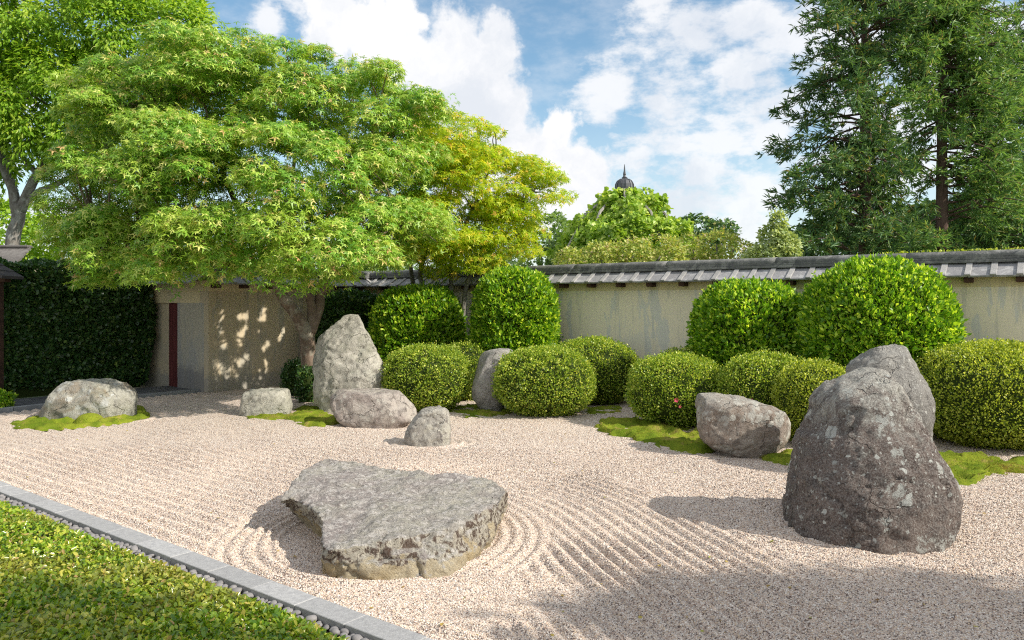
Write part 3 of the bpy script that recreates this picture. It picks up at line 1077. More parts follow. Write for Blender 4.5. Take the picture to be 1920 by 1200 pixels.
def loft_rock(Yc, rings, yf, yb, p=2.5, lean=0.0, npt=28, taper=0.75):
    """rings: (py, xl, xr) in the photo seen at the rock's middle depth Yc; yf, yb half depths"""
    V, Fc = [], []
    wmax = max(r[2] - r[1] for r in rings) * Yc / F
    ztop = HC - (rings[0][0] - HZ) * Yc / F
    for (py, xl, xr) in rings:
        z = HC - (py - HZ) * Yc / F
        a, b = W(xl, py, Yc).x, W(xr, py, Yc).x
        cx, hw = (a + b) / 2, (b - a) / 2
        s = (2 * hw / wmax) ** taper
        for k in range(npt):
            an = 2 * math.pi * k / npt
            ca, sa = math.cos(an), math.sin(an)
            x = math.copysign(abs(ca) ** (2 / p), ca) * hw
            y = math.copysign(abs(sa) ** (2 / p), sa) * (yb if sa > 0 else yf) * s
            V.append((cx + x, Yc + y + lean * z / ztop, z))
    lz = V[-1][2]
    last = V[-npt:]
    V += [(x, y, lz - 0.15) for (x, y, _) in last]      # buried foot
    R = len(rings) + 1
    for i in range(R - 1):
        for k in range(npt):
            k2 = (k + 1) % npt
            Fc.append((i * npt + k, (i + 1) * npt + k, (i + 1) * npt + k2, i * npt + k2))
    Fc.append(tuple(range(npt)))
    Fc.append(tuple((R - 1) * npt + k for k in reversed(range(npt))))
    return V, Fc


GREY1, GREY2, DK = (0.30, 0.285, 0.26), (0.40, 0.385, 0.35), (0.16, 0.145, 0.13)
# big dark rock in front on the right
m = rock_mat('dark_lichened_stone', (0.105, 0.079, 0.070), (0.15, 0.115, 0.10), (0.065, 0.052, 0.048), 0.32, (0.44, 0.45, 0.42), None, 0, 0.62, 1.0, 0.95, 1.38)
V, Fc = loft_rock(6.2, [(694, 1636, 1660), (702, 1610, 1674), (712, 1588, 1682), (722, 1566, 1688), (735, 1548, 1696), (750, 1536, 1704), (774, 1534, 1717), (801, 1523, 1732),
                        (820, 1507, 1739), (855, 1498, 1758), (889, 1489, 1773), (920, 1483, 1777), (958, 1476, 1770), (988, 1474, 1758)], 0.66, 0.6, 2.3, 0.12)
finish_rock('rock', V, Fc, m, 'large dark brown rock with pale lichen spots, nearest at the right of the gravel', 0.022, 0.035, 2.6, 0.007, 4, facet=0.03, seed=1, chip=0.08)
# pointed rock behind it
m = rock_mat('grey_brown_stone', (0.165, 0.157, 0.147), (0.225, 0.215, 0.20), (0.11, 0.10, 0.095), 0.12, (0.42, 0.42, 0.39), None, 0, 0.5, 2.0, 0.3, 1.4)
V, Fc = loft_rock(8.1, [(634, 1672, 1683), (641, 1658, 1694), (650, 1648, 1703), (664, 1632, 1709), (679, 1608, 1715), (692, 1598, 1720), (729, 1592, 1739), (752, 1590, 1747), (779, 1590, 1745),
                        (798, 1592, 1740), (843, 1592, 1737), (882, 1596, 1737)], 0.42, 0.42, 2.4, 0.1)
finish_rock('rock', V, Fc, m, 'grey pointed rock standing behind the big dark rock', 0.026, 0.025, 2.8, 0.007, 4, facet=0.02, seed=2, chip=0.55)
# boat-shaped boulder
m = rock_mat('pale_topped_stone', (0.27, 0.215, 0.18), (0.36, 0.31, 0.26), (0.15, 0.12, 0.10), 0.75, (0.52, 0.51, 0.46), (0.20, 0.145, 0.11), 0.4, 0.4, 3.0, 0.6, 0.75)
V, Fc = loft_rock(9.3, [(741, 1318, 1352), (745, 1307, 1400), (754, 1302, 1440), (766, 1300, 1472), (785, 1300, 1480), (800, 1302, 1477), (817, 1307, 1471),
                        (830, 1320, 1462), (840, 1334, 1453), (850, 1350, 1440)], 0.46, 0.42, 3.2, 0.0, taper=0.5)
finish_rock('rock', V, Fc, m, 'pale flat topped boulder narrowing to its foot among the bushes on the right', 0.026, 0.028, 2.6, 0.007, 3, facet=0.03, seed=3, chip=0.75)
# leaning rock between bushes
m = rock_mat('mid_grey_stone', (0.27, 0.25, 0.235), (0.35, 0.33, 0.305), (0.17, 0.155, 0.145), 0.3, (0.40, 0.40, 0.36), None, 0, 0.4, 4.0)
V, Fc = loft_rock(12.8, [(654, 924, 958), (659, 906, 963), (666, 897, 964), (678, 891, 962), (700, 886, 957), (722, 882, 951), (748, 885, 947), (762, 896, 945), (772, 905, 942)], 0.3, 0.3, 2.5)
finish_rock('rock', V, Fc, m, 'slim grey rock leaning between two round azalea bushes', 0.03, 0.025, 3.0, 0.008, 3, facet=0.03, seed=4, chip=0.6)
# tall standing stone
m = rock_mat('pale_grey_stone', (0.36, 0.34, 0.29), (0.47, 0.44, 0.38), (0.21, 0.195, 0.165), 0.45, (0.5, 0.49, 0.42), None, 0, 0.3, 5.0, 0.0, 1.0, 0.25)
V, Fc = loft_rock(12.9, [(588, 652, 672), (591, 645, 678), (597, 638, 683), (608, 626, 689), (618, 613, 694), (630, 599, 699), (647, 589, 708), (668, 588, 717), (690, 587, 726), (704, 587, 731),
                         (716, 586, 728), (732, 586, 724), (752, 588, 722), (770, 594, 718)], 0.42, 0.4, 2.5, 0.12)
finish_rock('rock', V, Fc, m, 'tall pale grey standing rock in front of the maple trunk', 0.03, 0.045, 2.2, 0.008, 3, facet=0.06, seed=5, chip=0.6)
# low wide rock in front of it
m = rock_mat('reddish_grey_stone', (0.30, 0.25, 0.225), (0.42, 0.375, 0.33), (0.17, 0.145, 0.13), 0.4, (0.47, 0.45, 0.40), None, 0, 0.4, 6.0)
V, Fc = loft_rock(11.45, [(732, 626, 735), (735, 619, 750), (742, 615, 760), (750, 614, 770), (758, 616, 779), (767, 619, 788), (777, 624, 788), (788, 631, 778), (798, 640, 762)], 0.40, 0.36, 3.0, 0.0, taper=0.4)
finish_rock('rock', V, Fc, m, 'low wide brownish rock lying at the foot of the tall standing rock', 0.028, 0.022, 2.8, 0.008, 1, facet=0.03, seed=6, chip=0.95)
# small upright rock
m = rock_mat('small_grey_stone', (0.25, 0.225, 0.205), (0.42, 0.40, 0.35), (0.14, 0.125, 0.115), 0.45, (0.50, 0.48, 0.41), None, 0, 0.4, 7.0)
V, Fc = loft_rock(9.92, [(763, 802, 834), (766, 795, 838), (773, 786, 842), (782, 778, 843), (795, 768, 844), (810, 760, 845), (820, 758, 845), (832, 763, 845)], 0.2, 0.2, 3.6, 0.0, taper=0.3)
finish_rock('rock', V, Fc, m, 'small upright mottled rock alone on the raked gravel', 0.018, 0.02, 4.5, 0.006, 2, facet=0.03, seed=7, chip=0.35)
# small square rock by the moss
m = rock_mat('pale_square_stone', (0.34, 0.33, 0.27), (0.45, 0.43, 0.36), (0.20, 0.19, 0.16), 0.45, (0.50, 0.49, 0.43), None, 0, 0.35, 8.0)
V, Fc = loft_rock(12.5, [(729, 474, 532), (732, 460, 540), (738, 455, 543), (748, 453, 546), (762, 450, 548), (776, 449, 547)], 0.32, 0.32, 3.4, 0.0, taper=0.3)
finish_rock('rock', V, Fc, m, 'small square pale rock in front of the dappled tan wall', 0.028, 0.025, 3.0, 0.007, 2, facet=0.04, seed=8, chip=0.8)
# rounded rock on the left
m = rock_mat('left_grey_stone', (0.29, 0.285, 0.235), (0.38, 0.37, 0.315), (0.19, 0.18, 0.155), 0.5, (0.46, 0.47, 0.45), (0.25, 0.20, 0.14), 0.3, 0.4, 9.0, 0.0, 1.0, 0.2)
V, Fc = loft_rock(12.1, [(712, 146, 192), (715, 128, 210), (719, 114, 224), (725, 105, 233), (738, 93, 246), (752, 85, 249), (768, 80, 248), (785, 76, 245)], 0.5, 0.48, 2.8, 0.0, taper=0.5)
finish_rock('rock', V, Fc, m, 'rounded grey rock on a moss patch in front of the dark hedge', 0.032, 0.035, 2.2, 0.008, 3, facet=0.04, seed=9, chip=0.65)

# wide flat slab with an undercut left end
def flat_slab():
    top = [(520, 942, .25), (532, 924, .30), (545, 905, .33), (561, 885, .36), (585, 866, .38), (607, 859, .39), (642, 861, .39), (684, 869, .37), (724, 877, .36), (772, 884, .35), (819, 889, .35), (862, 890, .345),
           (900, 893, .34), (930, 901, .33), (952, 918, .30), (945, 940, .27), (913, 955, .29), (859, 980, .275), (812, 992, .265), (764, 1003, .255), (735, 1008, .245), (707, 1014, .235),
           (650, 1027, .205), (602, 1037, .175), (604, 1012, .21), (601, 985, .245), (597, 963, .265), (569, 945, .27), (548, 936, .27)]
    bot = [(560, 968), (580, 950), (590, 945), (605, 935), (620, 930), (640, 926), (670, 925), (700, 925), (735, 925), (780, 925), (825, 925), (865, 926),
           (900, 930), (928, 940), (945, 955), (940, 975), (926, 1010), (890, 1052), (842, 1082), (780, 1085), (740, 1086), (700, 1086),
           (645, 1085), (600, 1077), (602, 1058), (606, 1030), (608, 1010), (604, 1003), (592, 998)]
    T = [U(*p) for p in top]
    B = [G(*p) for p in bot]
    n = len(T)
    M_ = []
    for k, (a_, b_) in enumerate(zip(T, B)):
        f = 0.55
        mid = a_.lerp(b_, f)
        out = 0.03 if 14 <= k <= 22 else (-0.02)
        c = Vector((-0.95, 6.0, 0))
        dr = (mid - c)
        dr.z = 0
        M_.append(mid + dr.normalized() * out)
    Bd = [Vector((b_.x, b_.y, -0.12)) for b_ in B]
    V = T + M_ + B + Bd
    Fc = []
    for r_ in range(3):
        for k in range(n):
            k2 = (k + 1) % n
            Fc.append((r_ * n + k, (r_ + 1) * n + k, (r_ + 1) * n + k2, r_ * n + k2))
    # slightly crowned top through a centre vertex
    cx = sum((p for p in T), Vector()) / n
    V.append(Vector((cx.x, cx.y, 0.30)))
    ci = len(V) - 1
    for k in range(n):
        Fc.append((k, (k + 1) % n, ci))
    Fc.append(tuple(3 * n + k for k in reversed(range(n))))
    return V, Fc


def slab_mat():
    m, t = new_mat('slab_stone')
    co = t.node('ShaderNodeTexCoord').outputs['Object']
    geo = t.node('ShaderNodeNewGeometry')
    sz = t.node('ShaderNodeSeparateXYZ')
    t.l.new(geo.outputs['Normal'], sz.inputs[0])
    so = t.node('ShaderNodeSeparateXYZ')
    t.l.new(co, so.inputs[0])
    n1 = t.noise(co, 2.3, 5, 0.6, 0.5)
    n2 = t.noise(t.scaled(co, (1.0, 1.6, 1.0)), 13.0, 8, 0.75, 1.0)
    n3 = t.noise(co, 70.0, 4, 0.75)
    n4 = t.noise(co, 30.0, 6, 0.75, 1.2)
    # weathered upper face: grey-mauve crust; broken sides: tan with dark brown skin
    top = t.mix(t.step(n1, 0.36, 0.64), (0.33, 0.29, 0.275), (0.40, 0.38, 0.32))
    top = t.mix(t.math('MULTIPLY', t.step(n2, 0.49, 0.57), 0.8), top, (0.60, 0.565, 0.53))
    top = t.mix(t.math('MULTIPLY', t.step(n4, 0.53, 0.60), 0.75), top, (0.12, 0.105, 0.095))
    top = t.mix(t.math('MULTIPLY', t.step(t.noise(co, 5.0, 9, 0.7), 0.58, 0.62), 0.6), top, (0.20, 0.16, 0.15))
    side = t.mix(t.step(n1, 0.4, 0.6), (0.46, 0.36, 0.20), (0.50, 0.43, 0.30))
    side = t.mix(t.math('MULTIPLY', t.step(n4, 0.5, 0.64), 0.5), side, (0.34, 0.27, 0.17))
    skin = t.step(t.math('ADD', so.outputs['Z'], t.math('MULTIPLY', t.math('SUBTRACT', t.noise(co, 7.0, 6, 0.65), 0.5), 0.75)), 0.075, 0.10)
    side = t.mix(skin, side, t.mix(t.step(n2, 0.47, 0.52), (0.105, 0.07, 0.052), (0.48, 0.44, 0.36)))
    f = t.step(t.math('ADD', sz.outputs['Z'], t.math('MULTIPLY', t.math('SUBTRACT', n2, 0.5), 0.5)), 0.42, 0.62)
    c = t.mix(f, side, top)
    c = t.mix(t.math('MULTIPLY', t.step(n3, 0.4, 0.7), 0.4), c, t.mix(0.5, c, (0.6, 0.58, 0.54)))
    h = t.math('ADD', t.math('ADD', t.math('MULTIPLY', n2, 0.7), t.math('MULTIPLY', n4, 0.5)), t.math('MULTIPLY', n3, 0.25))
    finish(t, c, 0.9, t.bump(h, 1.0, 0.05), 0.2)
    return m


V, Fc = flat_slab()
finish_rock('rock', V, Fc, slab_mat(), 'wide flat slab of rock with broken tan edges in the middle of the gravel', 0.016, 0.028, 3.2, 0.016, 3, facet=0.012, seed=10, chip=0.15)


# ------------------------------------------------------------------ moss patches
def moss_patch(pts, label, h=0.035, lumps=(), n_b=2600):
    P_ = [G(*p).xy for p in pts]
    c = sum(P_, Vector((0, 0))) / len(P_)
    # radial profile
    ang = np.array([math.atan2(p.y - c.y, p.x - c.x) for p in P_])
    rad = np.array([(p - c).length for p in P_])
    o_ = np.argsort(ang)
    ang, rad = ang[o_], rad[o_]
    ang = np.concatenate([ang - 2 * np.pi, ang, ang + 2 * np.pi])
    rad = np.tile(rad, 3)
    na, nr = 110, 26
    th = np.linspace(-np.pi, np.pi, na, endpoint=False)
    R = np.interp(th, ang, rad)
    R = R * (1 + 0.34 * fbm(np.stack([np.cos(th) * 3, np.sin(th) * 3, th * 0 + c.x], 1), 3) + 0.16 * fbm(np.stack([np.cos(th) * 11, np.sin(th) * 11, th * 0 + c.y], 1), 3))
    rr = np.linspace(0, 1, nr) ** 0.8
    TT, RR = np.meshgrid(th, rr)
    X = c.x + np.cos(TT) * RR * R[None, :]
    Y = c.y + np.sin(TT) * RR * R[None, :]
    X, Y, rf = X.ravel(), Y.ravel(), RR.ravel()
    dist = (1 - rf) * np.tile(R, nr)
    edge = np.sqrt(np.clip(1 - (1 - np.clip(dist / 0.10, 0, 1)) ** 2, 0, 1))
    lum = 1.1 - np.abs(fbm(np.stack([X * 4.2, Y * 4.2, 0 * X], 1), 2)) * 7.0 + fbm(np.stack([X * 13, Y * 13, 0 * X], 1), 2) * 0.9
    Z = edge * (h * (0.55 + 0.9 * lum)) + 0.004 * fbm(np.stack([X * 60, Y * 60, 0 * X], 1), 2) - 0.03 * (1 - edge) + 0.012
    for (lx, ly, lr, lh) in lumps:
        q = G(lx, ly)
        d2 = ((X - q.x) ** 2 + (Y - q.y) ** 2) / lr ** 2
        Z = np.maximum(Z, lh * np.sqrt(np.clip(1 - d2, 0, 1)))
    idx = np.arange(na * nr).reshape(nr, na)
    q = np.stack([idx[:-1], np.roll(idx[:-1], -1, 1), np.roll(idx[1:], -1, 1), idx[1:]], -1).reshape(-1, 4)
    me = np_mesh('moss_patch', np.stack([X - c.x, Y - c.y, Z], 1), q[:, ::-1], 4)
    o = link('moss_patch', me, M_MOSS, None, True)
    o.location = (c.x, c.y, 0)
    tag(o, label, 'moss', 'moss patches at the edge of the gravel')
    k = RNG.choice(len(X), min(n_b, len(X) * 2), replace=True)
    keep = edge[k] > 0.25
    k = k[keep]
    nb = len(k)
    Pb = np.stack([X[k] - c.x + RNG.normal(0, 0.03, nb), Y[k] - c.y + RNG.normal(0, 0.03, nb), Z[k] - 0.008], 1)
    Dn = unit(np.stack([RNG.normal(0, 0.6, nb), RNG.normal(0, 0.6, nb), np.ones(nb)], 1))
    Nn = RNG.normal(0, 1, (nb, 3))
    leaf_cloud('moss_tips', Pb, Nn, Dn, RNG.uniform(0.012, 0.022, nb), BLADE, M_MOSSTIP, o, 0.4)
    return o


M_MOSSTIP = leaf_mat('moss_tip', [(0.0, (0.08, 0.13, 0.012)), (0.35, (0.17, 0.23, 0.018)), (0.7, (0.30, 0.34, 0.03)), (0.9, (0.38, 0.33, 0.07)), (1.0, (0.40, 0.27, 0.12))], 0.3, 0.7, 1.4, 0.1, patch=0.75, patch_col=(0.34, 0.24, 0.085), pscale=3.4)
moss_patch([(22, 797), (45, 790), (100, 778), (200, 768), (262, 766), (288, 775), (262, 788), (215, 796), (150, 803), (80, 808), (35, 804)],
           'yellow green moss ringing the rounded grey rock by the dark hedge', 0.045, [(168, 792, 0.2, 0.14)])
moss_patch([(462, 784), (495, 778), (545, 776), (552, 783), (530, 788), (480, 788)], 'narrow moss strip along the foot of the small square rock', 0.03)
moss_patch([(548, 776), (585, 770), (612, 782), (625, 796), (600, 804), (585, 802), (560, 790)], 'lobed moss cushion between the square rock and the low wide rock', 0.035)
moss_patch([(565, 766), (585, 762), (592, 768), (575, 773)], 'small shaded moss cushion at the foot of the tall standing rock', 0.03, (), 600)
moss_patch([(862, 778), (890, 762), (925, 765), (935, 780), (905, 784), (875, 784)], 'moss patch under the slim leaning rock', 0.035)
moss_patch([(1095, 776), (1120, 766), (1160, 764), (1163, 771), (1140, 777), (1105, 780)], 'thin moss patch at the foot of the round bush by the long wall', 0.025, (), 1200)
moss_patch([(1108, 802), (1128, 792), (1160, 788), (1200, 792), (1240, 800), (1300, 806), (1335, 815), (1352, 838), (1340, 851), (1300, 853), (1255, 847), (1215, 836), (1180, 825), (1138, 812)],
           'broad moss bank with tawny patches beside the flat topped boulder', 0.05, [(1322, 842, 0.16, 0.15)], 6000)
moss_patch([(1434, 864), (1450, 855), (1500, 850), (1510, 866), (1480, 874), (1445, 871)], 'small moss patch between the boulder and the big dark rock', 0.035, (), 1200)
moss_patch([(1765, 855), (1830, 853), (1960, 858), (1965, 876), (1885, 872), (1884, 886), (1850, 893), (1838, 905), (1815, 916), (1780, 912)],
           'bright moss spreading from under the yellow bush at the right edge', 0.045, (), 5000)


# ------------------------------------------------------------------ clipped bushes
def superdome(U3, a, b, zc, up, dn, p):
    """direction -> point on a domed bush; U3 unit vectors"""
    c = np.where(U3[:, 2] > 0, up, dn)
    s = (np.abs(U3[:, 0] / a) ** p + np.abs(U3[:, 1] / b) ** p + np.abs(U3[:, 2] / c) ** p) ** (-1 / p)
    return U3 * s[:, None]


def bush(name, px, top, Yc, hw, label, cat, group, mat, leaf, n_leaf, p=2.4, depth=1.0, base=0.0, tmpl=LEAF2, width=1.0, zc_f=0.5, lump=0.065, shoots=0.03, foot=0.85, shoots_n=140):
    a = hw * Yc / F
    b = a * depth
    h = HC - (top - HZ) * Yc / F
    X0 = (px - 960) * Yc / F
    zc = base + (h - base) * zc_f
    up, dn = h - zc, (zc - base) * 1.08
    root = empty(name, (X0, Yc, 0))
    tag(root, label, cat, group)
    n = n_leaf
    d = unit(RNG.normal(0, 1, (int(n * 1.9), 3)))
    d = d[(d[:, 1] < 0.35) | (RNG.random(len(d)) < 0.45)][:n]
    n = len(d)
    Q = superdome(d, a, b, zc, up, dn, p)
    lm = 1 + lump * 2 * fbm((Q + np.array([X0, Yc, 0])) * 2.6, 3)
    out = unit(Q * np.array([1 / a ** 2, 1 / b ** 2, 1 / up ** 2]))
    Q = Q * lm[:, None] + out * (RNG.normal(-0.012, shoots, n) - 0.075 * np.clip(fbm(Q * 8.0 + X0, 2) * 4, 0, 1))[:, None]
    # skirt pulled in a little near the ground
    Q[:, 2] += zc
    k = np.clip(Q[:, 2] / max(0.25 * h, 1e-3), 0, 1)
    Q[:, :2] *= (foot + (1 - foot) * k)[:, None]
    ok = Q[:, 2] > base + 0.02
    Q, out = Q[ok], out[ok]
    n = len(Q)
    rnd = RNG.normal(0, 1, (n, 3))
    D = unit(out * 0.65 + rnd * 0.5 + np.array([0, 0, 0.5]))
    N = unit(out * 0.8 + RNG.normal(0, 1, (n, 3)) * 0.8 + np.array([0.25, 0, 0.35]))
    leaf_cloud('foliage', Q, N, D, leaf * RNG.uniform(0.7, 1.3, n), tmpl, mat, root, width)
    if shoots_n:
        m_ = RNG.choice(len(Q), shoots_n)
        base_p, od = Q[m_], unit(out[m_] + RNG.normal(0, 0.35, (shoots_n, 3)) + np.array([0, 0, 0.5]))
        ks = np.repeat(np.arange(shoots_n), 7)
        tt_ = np.tile(np.linspace(0.1, 1.0, 7), shoots_n)
        hh = (leaf * RNG.uniform(0.6, 2.2, shoots_n))[ks]
        SP = base_p[ks] + od[ks] * (tt_ * hh)[:, None]
        SD = unit(od[ks] * 0.8 + RNG.normal(0, 0.55, (len(ks), 3)))
        leaf_cloud('shoots', SP, RNG.normal(0, 1, (len(ks), 3)), SD, leaf * RNG.uniform(0.5, 1.0, len(ks)), tmpl, mat, root, width)
    # solid dark core added inside the leaves to block the view
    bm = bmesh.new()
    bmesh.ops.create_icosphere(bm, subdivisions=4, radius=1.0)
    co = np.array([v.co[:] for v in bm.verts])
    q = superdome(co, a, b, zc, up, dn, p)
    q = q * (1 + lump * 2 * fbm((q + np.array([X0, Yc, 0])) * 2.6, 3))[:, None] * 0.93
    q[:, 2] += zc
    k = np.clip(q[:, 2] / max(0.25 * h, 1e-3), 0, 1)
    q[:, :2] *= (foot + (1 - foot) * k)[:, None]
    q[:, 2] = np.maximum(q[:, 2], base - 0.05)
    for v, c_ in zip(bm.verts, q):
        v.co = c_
    me = bpy.data.meshes.new('inner_core')
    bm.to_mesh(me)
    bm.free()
    link('inner_core', me, M_CORE, root, True)
    return root


AZ = 'round clipped azalea bushes along the gravel'
CA = 'tall clipped bushes in front of the long wall'
bush('azalea_bush', 799, 650, 13.0, 80, 'round azalea just right of the tall standing rock', 'bush', AZ, M_AZALEA, 0.0285, 23460, width=0.8)
bush('azalea_bush', 873, 644, 14.3, 48, 'half hidden azalea behind the slim leaning rock', 'bush', AZ, M_AZALEA, 0.0285, 11040, width=0.8)
b3 = bush('azalea_bush', 1020, 655, 12.45, 92, 'full round azalea overlapping the slim leaning rock on its right', 'bush', AZ, M_AZALEA, 0.0285, 27599, width=0.8)
bush('azalea_bush', 1112, 637, 13.9, 82, 'azalea dome below the bare stretch of long wall', 'bush', AZ, M_AZALEA, 0.0285, 22080, width=0.8)
b5 = bush('azalea_bush', 1270, 668, 11.45, 92, 'azalea with a pink flower behind the broad moss bank', 'bush', AZ, M_AZALEA, 0.0269, 27599, width=0.8)
bush('azalea_bush', 1285, 655, 12.5, 62, 'azalea mostly hidden behind the one with the pink flower', 'bush', AZ, M_AZALEA, 0.0285, 9660, width=0.8)
bush('azalea_bush', 1438, 665, 10.7, 88, 'azalea rising behind the flat topped boulder', 'bush', AZ, M_AZALEA, 0.0269, 22080, width=0.8)
bush('azalea_bush', 1527, 682, 9.95, 76, 'yellowish azalea between the flat topped boulder and the big dark rock', 'bush', AZ, M_AZALEA_Y, 0.0254, 20700, width=0.8)
bush('azalea_bush', 1868, 647, 9.9, 148, 'large yellow green azalea at the right edge', 'bush', AZ, M_AZALEA_Y, 0.0269, 46920, p=2.7, width=0.8)
bush('shade_shrub', 560, 678, 14.95, 26, 'dark little shrub against the tan wall left of the maple trunk', 'bush', 'shaded shrubs round the maple trunk', M_HEDGE, 0.045, 2600)
bush('shade_shrub', 576, 690, 13.9, 17, 'dark little shrub squeezed beside the tall standing rock', 'bush', 'shaded shrubs round the maple trunk', M_HEDGE, 0.045, 2200)
bush('shade_shrub', -8, 737, 13.0, 26, 'green shrub corner at the left edge by the slate path', 'bush', None, M_CAMELLIA, 0.05, 2000)
bush('camellia_bush', 785, 542, 16.0, 82, 'glossy wide bush behind the tall standing rock', 'bush', CA, M_CAMELLIA, 0.085, 19000, p=3.2, tmpl=LEAF2, width=0.55)
bush('camellia_bush', 660, 550, 17.0, 62, 'dark shaded bush behind the maple trunk', 'bush', CA, M_HEDGE, 0.075, 9000, p=3.2, width=0.9)  # dark hedge leaf puts the maple's shade into this bush's colour
bush('camellia_bush', 965, 507, 14.9, 75, 'bright rounded upright bush left of the bare wall', 'bush', CA, M_CAMELLIA, 0.08, 21000, p=3.0, width=0.55)
bush('camellia_bush', 1405, 533, 12.3, 100, 'bright bush with flattened top in front of the long wall', 'bush', CA, M_CAMELLIA, 0.072, 25000, p=3.0, width=0.55)
bush('camellia_bush', 1640, 494, 11.15, 129, 'largest bright clipped bush reaching up over the wall roof', 'bush', CA, M_CAMELLIA, 0.07, 33000, p=2.6, width=0.55)


# two pink flowers on one azalea
def flower(px, py, Y, r, parent):
    V, Fc = [], []
    for k in range(5):
        an = 2 * math.pi * k / 5
        for (rr, da, zz_) in ((0.1, 0, 0), (0.75, -0.5, 0.3), (1.0, 0, 0.42), (0.75, 0.5, 0.3)):
            V.append((math.cos(an + da) * rr * r, -zz_ * r, math.sin(an + da) * rr * r))
        b_ = 4 * k
        Fc += [(b_, b_ + 1, b_ + 2), (b_, b_ + 2, b_ + 3)]
    o = link('flower', poly_mesh('flower', V, Fc), M_FLOWER, parent)
    o.location = W(px, py, Y) - parent.location
    return o


flower(1268, 750, 10.68, 0.035, b5)
flower(1275, 762, 10.66, 0.022, b5)
flower(1409, 750, 10.05, 0.022, b5)


# ------------------------------------------------------------------ tall dark hedge on the left
def hedge():
    A0, A1 = np.array([-11.6, 11.2]), np.array([-7.72, 16.45])
    d = unit(A1 - A0)
    nrm = np.array([d[1], -d[0]])            # toward the gravel
    L, T_, H_ = float(np.linalg.norm(A1 - A0)), 1.1, 2.5
    root = tag(empty('hedge', (A1[0], A1[1], 0)), 'tall dark clipped hedge filling the left side beside the door', 'hedge')
    n = 52000
    u = RNG.random(n)
    s = RNG.random(n) * L
    z = RNG.random(n) * H_
    tdep = RNG.random(n) * T_
    face = RNG.choice(3, n, p=[0.72, 0.12, 0.16])
    s = np.where(face == 2, L, s)
    tdep = np.where(face == 0, 0, tdep)
    z = np.where(face == 1, H_, z)
    s, tdep, z = s[:], tdep[:], z[:]
    N0 = np.zeros((n, 3))
    N0[face == 0, :2] = nrm
    N0[face == 1, 2] = 1
    N0[face == 2, :2] = d
    P = np.zeros((n, 3))
    P[:, :2] = A0 + s[:, None] * d - tdep[:, None] * nrm
    P[:, 2] = z
    bul = fbm(P * 1.7, 3) * 0.34 + RNG.normal(0, 0.025, n)
    low = np.clip(1 - P[:, 2] / 0.35, 0, 1) ** 2 * 0.35
    P += N0 * (bul - np.where(face == 1, 0, low))[:, None]
    rc = np.clip((P[:, 2] - (H_ - 0.18)) / 0.18, 0, 1)
    P[:, :2] -= np.where(face == 0, 1, 0)[:, None] * (rc ** 2 * 0.14)[:, None] * nrm
    D = unit(N0 * 0.6 + RNG.normal(0, 1, (n, 3)) * 0.6 + np.array([0, 0, 0.2]))
    N = unit(N0 + RNG.normal(0, 0.5, (n, 3)) + np.array([0, 0, 0.4]))
    P[:, 0] -= A1[0]
    P[:, 1] -= A1[1]
    ok = P[:, 2] > 0.05
    leaf_cloud('foliage', P[ok], N[ok], D[ok], 0.072 * RNG.uniform(0.7, 1.3, ok.sum()), LEAF2, M_HEDGE, root, 0.95)
    V = []
    for (ss, tt_) in ((0, 0.12), (L - 0.12, 0.12), (L - 0.12, T_ - 0.1), (0, T_ - 0.1)):
        p = A0 + ss * d - tt_ * nrm - A1
        V.append((p[0], p[1], 0.0))
        V.append((p[0], p[1], H_ - 0.12))
    link('inner_core', poly_mesh('inner_core', V, [(0, 2, 3, 1), (2, 4, 5, 3), (4, 6, 7, 5), (6, 0, 1, 7), (1, 3, 5, 7)]), M_CORE, root)  # solid dark box added behind the hedge leaves to close the view


hedge()


# ------------------------------------------------------------------ trees
def crown_points(blobs, n_pads, front=0.65, fill=0.25, inner=0.72):
    """blobs: (center Vector, rx, ry, rz). Points on the outside of the union."""
    C = np.array([b[0][:] for b in blobs])
    R = np.array([b[1:4] for b in blobs])
    area = (R[:, 0] * R[:, 2] + R[:, 1] * R[:, 2] + R[:, 0] * R[:, 1])
    pr = area / area.sum()
    out_p, out_n = [], []
    while len(out_p) < n_pads:
        i = RNG.choice(len(C), p=pr)
        d = unit(RNG.normal(0, 1, 3))
        if d[1] > 0.2 and RNG.random() < front:
            continue
        rad = RNG.uniform(0.45, 0.9) if RNG.random() < fill else RNG.uniform(0.84, 1.02)
        p = C[i] + d * R[i] * rad
        q = np.linalg.norm((p - C) / R, axis=1)
        q[i] = 9
        if (q < inner).any():
            continue
        out_p.append(p)
        out_n.append(unit(d / R[i]))
    return np.array(out_p), np.array(out_n)


def pad_foliage(name, root, pads, nrm, per, pad_r, leaf, tmpl, mat, width=1.0, droop=0.45, up=0.8, thick=0.18, hang=0.35):
    n = len(pads) * per
    ids = np.repeat(np.arange(len(pads)), per)
    c, o = pads[ids], nrm[ids]
    pn = unit(o * (1 - up * 0.6) + np.array([0, 0, up]))            # pad normal
    rad = RNG.uniform(0.7, 1.3, len(pads))[ids] * pad_r
    r = np.sqrt(RNG.random(n))
    v = RNG.normal(0, 1, (n, 3))
    tn = unit(v - pn * np.sum(v * pn, axis=1, keepdims=True))
    P = c + tn * (r * rad)[:, None] + pn * (RNG.normal(0, thick, n) * rad)[:, None]
    P[:, 2] -= droop * r ** 2 * rad
    D = unit(tn * 0.7 + o * 0.5 + RNG.normal(0, 0.45, (n, 3)) + np.array([0, 0, -hang]))
    N = unit(pn * 0.9 + o * 0.5 + RNG.normal(0, 0.4, (n, 3)))
    P = P - np.array(root.location[:])
    return leaf_cloud(name, P, N, D, leaf * RNG.uniform(0.6, 1.25, n), tmpl, mat, root, width)


